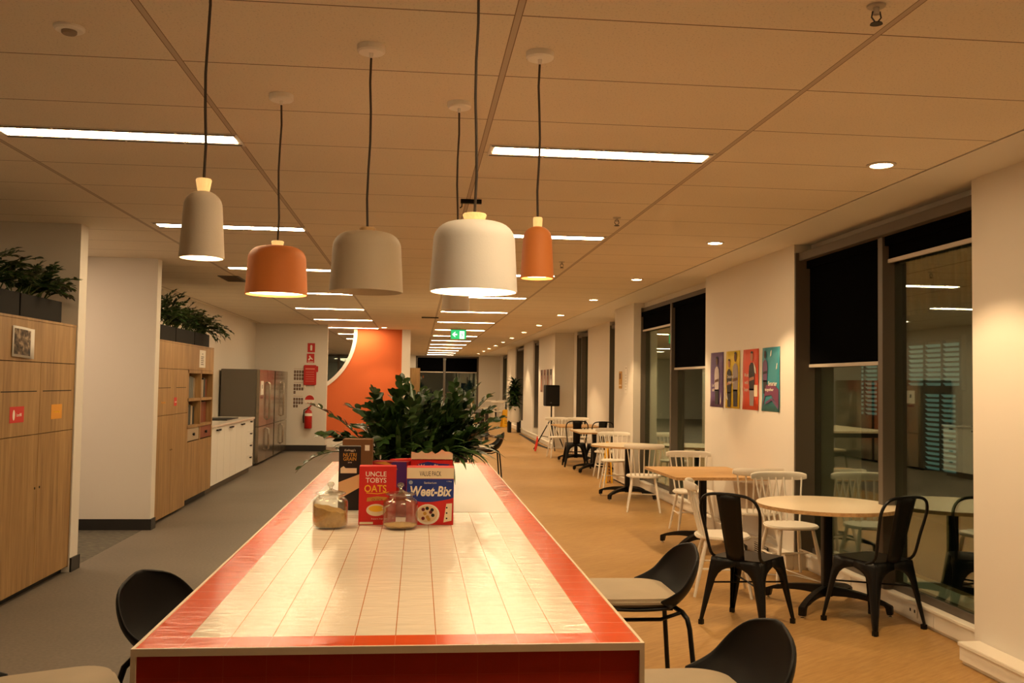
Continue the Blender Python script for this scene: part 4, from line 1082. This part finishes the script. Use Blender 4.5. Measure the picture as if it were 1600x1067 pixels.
dup(W0, 'white spindle chair closest to the speaker stand, at the long oak table', (2.96, 19.65, 0), PI + .08, GW)
dup(W0, 'white spindle chair by the wall, far side of the long oak table', (3.42, 19.75, 0), PI, GW)
dup(W0, 'white chair at the far end of the room, left of the pair there', (2.95, 38.3, 0), PI, GW)
dup(W0, 'white chair at the far end of the room, right of the pair there', (3.5, 38.3, 0), PI + .1, GW)
dup(W0, 'white chair at the far end of the room, beside the end window', (2.45, 39.6, 0), -PI / 2, GW)
dup(W0, 'white chair at the far end of the room, nearest the bin', (3.1, 36.9, 0), .1, GW)

def tolix(label, x, y, rz, group='black metal cafe chairs'):
    o = thing('metal_chair', label, 'chair', (x, y, 0), rz, group)
    MB().slab(rrect(.35, .35, .06, 6), .432, .44).build('seat', BLACKM, o, smooth=True, bevel=.0035, ang=50)
    # four pressed legs, each with the half arches beside it
    def hw(z): return .172 + (.436 - z) / .436 * .060
    zt, za = .436, .385
    inner = []
    prof = [(0, .024), (.06, .030), (.2, .046), (.30, .058), (.335, .072), (.36, .095), (.375, .125)]
    for sx_ in (-1, 1):
        for sy_ in (-1, 1):
            q = MB()
            for axis in (0, 1):
                outer = [(0.0, z) for z in (0, .06, .12, .2, .3, .36, .40, zt)]
                rows = []
                for z in (0, .06, .12, .2, .27, .30, .335, .36, .375, za + .004, .41, zt):
                    d = None
                    for (z0, d0), (z1, d1) in zip(prof, prof[1:]):
                        if z0 <= z <= z1: d = d0 + (d1 - d0) * (z - z0) / (z1 - z0)
                    if d is None: d = hw(z)
                    h_ = hw(z); r_c = .012
                    bul = .004 * math.sin(min(1, z / .4) * PI)
                    if axis == 0: rows.append([(sx_ * (h_ - .006), sy_ * h_, z), (sx_ * (h_ - d * .5), sy_ * (h_ + bul), z), (sx_ * (h_ - d), sy_ * (h_ - .003), z)])
                    else: rows.append([(sx_ * h_, sy_ * (h_ - .006), z), (sx_ * (h_ + bul), sy_ * (h_ - d * .5), z), (sx_ * (h_ - .003), sy_ * (h_ - d), z)])
                q.grid(rows)
            rows = [[(sx_ * (hw(z) - .006), sy_ * hw(z), z), (sx_ * hw(z), sy_ * (hw(z) - .006), z)] for z in (0, .1, .2, .3, .36, .40, zt)]
            q.grid(rows)
            h0 = hw(.0); q.box(min(sx_ * (h0 - .028), sx_ * (h0 - .002)), max(sx_ * (h0 - .028), sx_ * (h0 - .002)), min(sy_ * (h0 - .028), sy_ * (h0 - .002)), max(sy_ * (h0 - .028), sy_ * (h0 - .002)), 0, .03)
            q.build('leg', BLACKM, o, smooth=True, solid=.003, ang=35)
    q = MB(); z = .27; h_ = hw(z) - .012
    q.tube([(-h_, -h_, z), (h_, h_, z)], .006, 6); q.tube([(-h_, h_, z), (h_, -h_, z)], .006, 6); q.build('cross_brace', BLACKM, o, smooth=True)
    pts = []
    def P(x, z): return (x, -.168 - (z - .43) * .26 - .0, z)
    pts = [(-.168, -.10, .425), P(-.172, .47), P(-.19, .62), P(-.205, .74), P(-.195, .80), P(-.165, .838), P(-.11, .856), P(0, .862), P(.11, .856), P(.165, .838), P(.195, .80), P(.205, .74), P(.19, .62), P(.172, .47), (.168, -.10, .425)]
    pts = [Vector(p) for p in pts]
    sm = []
    for i in range(len(pts) - 1):
        a, b_ = pts[i], pts[i + 1]; a0 = pts[max(i - 1, 0)]; b1 = pts[min(i + 2, len(pts) - 1)]
        for k in range(4):
            t = k / 4; sm.append(.5 * ((2 * a) + (b_ - a0) * t + (2 * a0 - 5 * a + 4 * b_ - b1) * t * t + (3 * a - a0 - 3 * b_ + b1) * t ** 3))
    sm.append(pts[-1])
    MB().tube(sm, .010, 8).build('back_hoop', BLACKM, o, smooth=True)
    rows = []
    for k in range(11):
        z = .435 + (.858 - .435) * k / 10; w_ = .062 + .022 * k / 10
        rows.append([(u * w_, P(0, z)[1] - .012 * (1 - u * u) + .004, z) for u in (-1, -.5, 0, .5, 1)])
    MB().grid(rows).build('backrest', BLACKM, o, smooth=True, solid=.004)
    return o
T0 = tolix('black metal cafe chair left of the nearest round table, back toward us', 2.17, 6.02, -.80)
dup(T0, 'black metal cafe chair by the window, right of the nearest round table', (3.0, 5.96, 0), .36, 'black metal cafe chairs')
dup(T0, 'left of the two distant black metal chairs at the long oak table', (2.98, 17.6, 0), -.05, 'black metal cafe chairs')
dup(T0, 'right of the two distant black metal chairs at the long oak table', (3.38, 17.35, 0), .1, 'black metal cafe chairs')

TOPL = mat('laminate_cream', rgb(228, 212, 184), .32)
PLY = wood('ply_edge', rgb(150, 110, 66), rgb(184, 146, 98), rgb(204, 168, 120), sc=(20, 20, 40))
def pedestal(label, x, y, shape, size, topm, edgem, rz=0, brot=PI / 4, h=.725, nleg=4, spread=.44):
    o = thing('pedestal_table', label, 'table', (x, y, 0), rz)
    if shape == 'round': pl = [(size * math.cos(2 * PI * k / 72), size * math.sin(2 * PI * k / 72)) for k in range(72)]
    else: pl = rrect(size[0], size[1], .025, 4)
    MB().slab(pl, h - .026, h - .0015).build('tabletop', edgem, o, smooth=True, ang=50)
    t = MB().slab([(a * .9985, b_ * .9985) for a, b_ in pl], h - .0015, h).build('top_face', topm, o)
    MB().slab(rrect(.065, .065, .012, 4), .08, h - .035).build('column', BLACKM, o, smooth=True, ang=30)
    MB().box(-.16, .16, -.16, .16, h - .036, h - .026).build('top_plate', BLACKM, o)
    for k in range(nleg):
        M_ = Matrix.Rotation(brot + k * 2 * PI / nleg, 4, 'Z')
        up = []; lo = []
        for i in range(11):
            t = i / 10; r = .02 + (spread - .02) * t
            zu = .155 - .02 * t - .055 * t ** 3; zl = .085 + .012 * math.sin(PI * min(t * 1.2, 1)) - .02 * t ** 4
            up.append((r, zu)); lo.append((r, zl if t < .9 else .075))
        poly = up + [(spread + .012, .075), (spread + .012, .018), (spread - .02, .018), (spread - .03, .062)] + lo[::-1][1:]
        lg = MB().prism(poly, -.024, .024, M_).build('foot_arm', BLACKM, o, bevel=.004)
        p = M_ @ Vector((spread - .004, 0, 0))
        MB().lathe([(0, 0), (.016, 0), (.016, .008), (.006, .012), (.006, .02), (0, .02)], (p.x, p.y, 0), n=14).build('glide', CHROME, lg, smooth=True)
    return o
pedestal('round cream table with ply edge, the one nearest the camera', 2.90, 6.44, 'round', .485, TOPL, PLY)
pedestal('square oak-topped table below the colour posters', 2.735, 8.82, 'sq', (.86, 1.12), OAKT, PLY, .02, PI / 4 - .02)
pedestal('round cream table, second along the windows', 2.88, 12.72, 'round', .50, TOPL, PLY)
pedestal('white square table standing just beyond the second round table', 3.13, 16.45, 'sq', (.72, 1.2), TOPL, PLY, 0, PI / 4)
pedestal('long oak-topped table in front of the speaker stand', 3.16, 18.6, 'sq', (.86, 1.1), OAKT, PLY, 0, PI / 4, spread=.42)

# tall counter table beyond the island
o = thing('counter_table', 'tall counter table with pale top and black legs beyond the island', 'table', (.17, 13.6, 0))
MB().box(-.7, .7, 0, 2.6, .87, .9).build('tabletop', TOPL, o, bevel=.002)
for x in (-.6, .47):
    for y_ in (.05, 2.45): MB().box(x - .0, x + .09, y_, y_ + .09, 0, .87).build('leg', DARKWOOD, o, bevel=.002)
q = MB(); q.box(-.6, .55, .06, .12, .8, .87); q.box(-.6, .55, 2.46, 2.52, .8, .87); q.build('apron', DARKWOOD, o)
# dark table further back
o = thing('dark_table', 'black-framed low table standing on the oak floor past the counter table', 'table', (1.25, 25.5, 0))
MB().box(-.7, .66, 0, 3.4, .70, .74).build('tabletop', DARKWOOD, o, bevel=.003)
for x, y_ in ((-.66, .06), (.58, .02), (-.66, 3.26), (.58, 3.26), (.58, 1.6)): MB().box(x, x + .09, y_, y_ + .09, 0, .70).build('leg', DARKWOOD, o)
q = MB(); q.box(-.66, .66, .03, .09, .36, .44); q.box(.6, .66, .03, 3.3, .36, .44); q.build('rail', DARKWOOD, o)
o = thing('timber_partition', 'tall pale timber cabinet standing at the end of the orange wall', 'cabinet', (-.22, 28.0, 0))
MB().box(-.25, .27, 0, 1.2, .06, 1.96).build('body', OAK, o, bevel=.003); MB().box(-.24, .26, .03, 1.17, 0, .06).build('plinth', BLACKP, o)
o = thing('side_table', 'small dark side table with a white top among the far white chairs', 'table', (3.05, 40.2, 0))
MB().box(-.35, .35, -.3, .3, .45, .49).build('tabletop', TOPL, o); MB().box(-.3, .3, -.25, .25, .28, .45).build('apron', DARKWOOD, o)
for a, b_ in ((-1, -1), (-1, 1), (1, -1), (1, 1)): MB().box(a * .28 - .02, a * .28 + .02, b_ * .22 - .02, b_ * .22 + .02, 0, .28).build('leg', DARKWOOD, o)
tag(MB().slab(rrect(.32, .3, .04), 0, .86).build('waste_bin', BLACKP, loc=(3.45, 35.3, 0), bevel=.01), 'dark waste bin between the yellow sign and the far chairs', 'bin')

# ------------------------------------------------------------------ tall plant in white pot on black legs
o = thing('potted_plant', 'tall bushy plant in a white pot on black legs beside the far windows', 'plant', (3.04, 29.6, 0))
MB().lathe([(0, .33), (.21, .33), (.225, .36), (.20, .82), (.18, .83), (.17, .78), (0, .78)], n=32).build('pot', CHWHITE, o, smooth=True)
for a in (-1, 1):
    for b_ in (-1, 1): MB().box(a * .15 - .05, a * .15 + .05, b_ * .13 - .03, b_ * .13 + .03, 0, .37).build('leg', BLACKM, o)
MB().lathe([(0, .78), (.17, .78), (.17, .785), (0, .79)], n=24).build('soil', SOIL, o)
rn = random.Random(5); q = MB(); qs = MB()
for a, b_, hh in ((0, 0, 1.58), (.04, .03, 1.4), (-.06, -.04, 1.25)):
    qs.tube([(a * .3, b_ * .3, .77), (a, b_, hh)], .016, 7)
    for k in range(110):
        strap(q, (a, b_, hh - rn.uniform(0, .55)), rn.uniform(0, 2 * PI), rn.uniform(.1, 1.2), rn.uniform(.26, .40), .08, rn, rn.uniform(.9, 2.4))
qs.build('trunks', STEM, o, smooth=True); q.build('foliage', LEAF, o, smooth=True)

# wet floor signs
def wet(label, x, y, rz, open_=.16):
    o = thing('wet_floor_sign', label, 'sign', (x, y, 0), rz)
    for s_ in (-1, 1):
        M_ = Matrix.Translation((0, s_ * (open_ + .012), 0)) @ Matrix.Rotation(s_ * math.atan2(open_, .62), 4, 'X')
        d = MB().prism([(-.15, 0), (-.06, .0), (-.05, .03), (.05, .03), (.06, 0), (.15, 0), (.095, .62), (.03, .64), (-.03, .64), (-.095, .62)], -.008, .008, M_).build('panel', YEL, o, bevel=.002)
        q = MB(); q.prism(ell(0, .36, .045, .045, 3, 90, 450), -.0095, .0095, M_)
        for k in range(3): q.box(-.07, .07, -.0095, .0095, .24 - k * .05, .255 - k * .05, M_)
        q.build('warning_mark', INK, d)
    return o
wet('yellow wet floor sign standing open beside the tall plant', 3.08, 33.0, .2)
wet('folded yellow wet floor sign leaning behind the second round table', 3.02, 14.75, PI / 2, .035)

# ------------------------------------------------------------------ speaker on stand
o = thing('speaker_stand', 'black tripod stand holding the loudspeaker, near the far window posters', 'stand', (3.10, 21.7, 0))
MB().tube([(0, 0, .25), (0, 0, 1.03)], .018, 10).build('pole', BLACKM, o, smooth=True)
for k in range(3):
    a = .6 + k * 2 * PI / 3
    d = MB().tube([(0.02 * math.cos(a), .02 * math.sin(a), .72), (.42 * math.cos(a), .42 * math.sin(a), .015)], .013, 8).build('leg', BLACKM, o, smooth=True)
    MB().tube([(0, 0, .3), (.24 * math.cos(a), .24 * math.sin(a), .33)], .008, 6).build('brace', BLACKM, o, smooth=True)
MB().lathe([(.02, .68), (.035, .69), (.035, .76), (.02, .77)], n=16).build('collar', BLACKM, o, smooth=True)
o = thing('loudspeaker', 'black loudspeaker on the tripod stand', 'speaker', (3.10, 21.7, 1.03), .1)
MB().slab(rrect(.34, .30, .05, 4), 0, .49).build('cabinet', BLACKP, o, bevel=.012)
MB().box(-.15, .15, -.155, -.148, .04, .45).build('grille', mat('grille_black', (.008, .008, .008, 1), .8, bump=.5, bscale=400), o)
MB().prism(ell(-.05, .08, .016, .016, 14), -.158, -.154).build('badge', mat('badge_grey', rgb(90, 88, 84), .4), o)
o = tag(MB().tube([(0, 0, .0), (.03, .01, .14), (.055, .02, .30)], [.022, .03, .02], 8).tube([(.0, .03, 0), (.055, .03, .34)], .012, 8).build('red_strap', mat('strap_red', rgb(214, 50, 30), .6), smooth=True, loc=(2.66, 21.15, 0.02)), 'red wrapped cable bundle leaning on the foot of the speaker stand', 'cable')
q = MB()
for k, dx in enumerate((0, .05, .1)):
    q.tube([(3.13 - dx * .4, 22.2 + dx, .012), (3.08 - dx, 23.4, .012), (3.12 - dx, 25, .012), (3.14 - dx * .5, 28.5, .012)], .01, 6)
tag(q.build('floor_cables', BLACKP, smooth=True), 'dark cables lying along the wall base beyond the speaker stand', 'cable')
q = MB(); q.tube([(3.24, 7.0, .006), (3.18, 7.4, .006), (3.1, 7.9, .006), (2.95, 8.6, .006)], .005, 6); q.tube([(3.27, 6.95, .1), (3.22, 7.1, .02), (3.1, 7.5, .006), (2.6, 7.6, .006)], .004, 6)
tag(q.build('power_leads', CHWHITE, smooth=True), 'thin white power leads on the floor behind the round table', 'cable')
def outlet(label, x, y, z):
    o = thing('power_outlet', label, 'outlet', (x, y, z), -PI / 2)
    MB().box(-.055, .055, -.008, 0, 0, .075).build('plate', CHWHITE, o, bevel=.003)
    q = MB(); q.box(-.035, -.02, -.0095, -.008, .03, .05); q.box(.02, .035, -.0095, -.008, .03, .05); q.build('sockets', INK, o)
outlet('white power outlet on the window duct behind the right black metal chair', 3.302, 6.0, .04)
outlet('white power outlet on the duct under the second window', 3.302, 11.6, .04)
o = thing('vent_grille', 'dark slotted grille in the base duct behind the round table', 'vent', (3.12, 8.3, .03), -PI / 2)
MB().box(-.16, .16, -.006, 0, 0, .09).build('backing', GAP, o)
q = MB()
for k in range(5): q.box(-.16, .16, -.012, -.005, .004 + k * .019, .012 + k * .019)
q.build('slats', CHWHITE, o)
o = thing('sill_box', 'white junction box on the ledge of the second window', 'box', (3.36, 11.05, .14))
MB().box(-.06, .0, -.2, .2, 0, .13).build('housing', CHWHITE, o, bevel=.004)
MB().box(-.062, -.06, -.15, .15, .02, .11).build('cover', mat('cover_grey', rgb(196, 192, 184), .5), o)

# ------------------------------------------------------------------ posters
SK = mat('print_skin', rgb(176, 120, 92), .6); SKD = mat('print_dark_skin', rgb(96, 60, 42), .6); SH = mat('print_shirt', rgb(206, 196, 200), .6); DK = mat('print_dark', rgb(36, 30, 34), .6); GY = mat('print_grey', rgb(150, 140, 140), .6)
def figure(o, cx, zb, s_, top, bottom, skin, y=-.0022):
    decal('printed_legs', [(cx - .07 * s_, zb), (cx + .07 * s_, zb), (cx + .085 * s_, zb + .22 * s_), (cx - .085 * s_, zb + .22 * s_)], bottom, o, y)
    decal('printed_shirt', [(cx - .085 * s_, zb + .2 * s_), (cx + .085 * s_, zb + .2 * s_), (cx + .11 * s_, zb + .42 * s_), (cx + .09 * s_, zb + .52 * s_), (cx + .03 * s_, zb + .56 * s_), (cx - .03 * s_, zb + .56 * s_), (cx - .09 * s_, zb + .52 * s_), (cx - .11 * s_, zb + .42 * s_)], top, o, y)
    decal('printed_face', ell(cx, zb + .64 * s_, .045 * s_, .062 * s_, 18), skin, o, y - .0003)
    decal('printed_hair', ell(cx, zb + .675 * s_, .048 * s_, .035 * s_, 12, 0, 180), DK, o, y - .0006)
    decal('printed_arms', [(cx - .09 * s_, zb + .32 * s_), (cx + .09 * s_, zb + .34 * s_), (cx + .08 * s_, zb + .38 * s_), (cx - .08 * s_, zb + .36 * s_)], skin, o, y - .0006)
def poster(label, y0, z0, w_, h_, col, kind, x=3.198, g='posters'):
    o = thing('poster', label, 'poster', (x, y0, z0), -PI / 2)
    rows = [[(w_ * i / 6 - w_ / 2, -.001 - .006 * math.sin(k / 5 * PI) * abs(i / 3 - 1) - (.010 if k == 0 and i in (0, 6) else 0), h_ * k / 5) for i in range(7)] for k in range(6)]
    MB().grid(rows).build('sheet', col, o, smooth=True, solid=.0008)
    if kind == 0:
        figure(o, .01, .03, .72, SH, DK, SKD, -.0085); text('lettering', "Let's", PORC, o, -.09, .235, -.0100, width=.11, height=.035); text('lettering', 'talk', PORC, o, -.10, .185, -.0100, width=.09, height=.035)
        decal('pale_streak', [(.13, .03), (.155, .06), (.15, .16), (.13, .08)], PORC, o, -.009)
    if kind == 1:
        figure(o, .09, .02, .78, GY, DK, SKD, -.0085); figure(o, -.10, .01, .70, DK, DK, SK, -.0085)
        text('lettering', 'Smarter', PORC, o, -.05, .325, -.0102, width=.19, height=.036); text('lettering', 'together', PORC, o, -.02, .265, -.0102, width=.2, height=.036)
        decal('pale_streak', [(-.18, .10), (-.17, .16), (-.13, .08)], PORC, o, -.010)
    if kind == 2:
        figure(o, .04, .04, .74, DK, GY, SK, -.0085)
        for k, s_ in enumerate(('Work', 'with', 'heart')): text('lettering', s_, PORC, o, -.10, .335 - k * .07, -.0102, width=.12 - .015 * (k == 1), height=.036)
        decal('pale_streak', [(.09, .46), (.15, .40), (.16, .34), (.12, .36)], PORC, o, -.009); decal('taped_note', rect(.11, .2, .13, .24), CRM, o, -.010)
    if kind == 3:
        figure(o, -.13, .16, .56, mat('print_mauve', rgb(96, 66, 104), .6), DK, DK, -.0085)
        decal('mauve_shape', [(-.2, .02), (-.12, .14), (.02, .15), (.2, .04), (.2, .2), (.06, .26), (-.1, .24)], mat('print_plum', rgb(110, 48, 84), .6), o, -.009)
        decal('stripe', [(-.12, .06), (.04, .10), (.2, .02), (.2, .045), (.04, .125), (-.11, .085)], MATS['print_mauve'], o, -.0098)
        text('lettering', 'Smarter', PORC, o, .06, .255, -.0108, width=.21, height=.042); text('lettering', 'together', PORC, o, -.02, .195, -.0108, width=.21, height=.036)
        for a, b_ in ((0, .5), (.14, .38)): decal('pale_streak', [(a, b_), (a + .018, b_ + .01), (a + .03, b_ + .06), (a + .015, b_ + .05)], PORC, o, -.009)
PCOL = [mat('poster_purple', rgb(92, 66, 118), .55), mat('poster_yellow', rgb(214, 184, 30), .55), mat('poster_red', rgb(214, 74, 42), .55), mat('poster_teal', rgb(46, 134, 150), .55)]
pys = [9.82, 9.31, 8.79, 8.27]
for k, (lab, y0) in enumerate(zip(['purple poster of a person with folded arms, leftmost of the four', 'yellow poster of two people standing', 'red poster reading Work with heart', 'teal poster reading Smarter together, rightmost of the four'], pys)):
    poster(lab, y0, 1.325, .425, .585, PCOL[k], k)
# far set: seen edge-on, small prints
fcol = [mat('far_print_%s' % c, rgb(*v), .6) for c, v in (('brown', (120, 84, 70)), ('rust', (150, 92, 66)), ('umber', (104, 72, 58)), ('dark', (80, 58, 52)))]
for k, lab in enumerate(['leftmost', 'second', 'third', 'rightmost']):
    o = thing('poster', 'brownish portrait poster on the far column, %s of that set' % lab, 'poster', (3.238, 24.55 - k * .58, 1.33), -PI / 2)
    MB().box(-.2, .2, -.004, 0, 0, .58).build('sheet', fcol[k], o)
    decal('printed_figure', [(-.08, .05), (.1, .05), (.12, .28), (.04, .36), (.05, .46), (-.03, .46), (-.03, .36), (-.1, .28)], SH if k % 2 else SK, o, -.0045); decal('printed_hair', ell(.01, .47, .05, .04, 10), DK, o, -.005)
o = thing('notice', 'mustard yellow notice on the column beyond the second round table', 'notice', (3.188, 14.62, 1.49), -PI / 2)
MB().box(-.11, .11, -.004, 0, 0, .27).build('sheet', mat('mustard_print', rgb(190, 140, 40), .6), o); MB().box(-.08, .03, -.005, -.004, .15, .24).build('printed_block', CARD, o); MB().box(-.09, .09, -.005, -.004, .04, .06).build('printed_line', CRM, o)
o = thing('notice', 'tall white notice on the column beside the mustard one', 'notice', (3.188, 14.22, 1.42), -PI / 2)
MB().box(-.09, .09, -.003, 0, 0, .42).build('sheet', PAPER, o)
q = MB(); q.box(-.03, .03, -.0038, -.003, .38, .395)
for k in range(6): q.box(-.06, .05 - .02 * (k % 2), -.0038, -.003, .05 + k * .045, .056 + k * .045)
q.build('printed_lines', mat('faint_ink', rgb(150, 130, 110), .6), o)
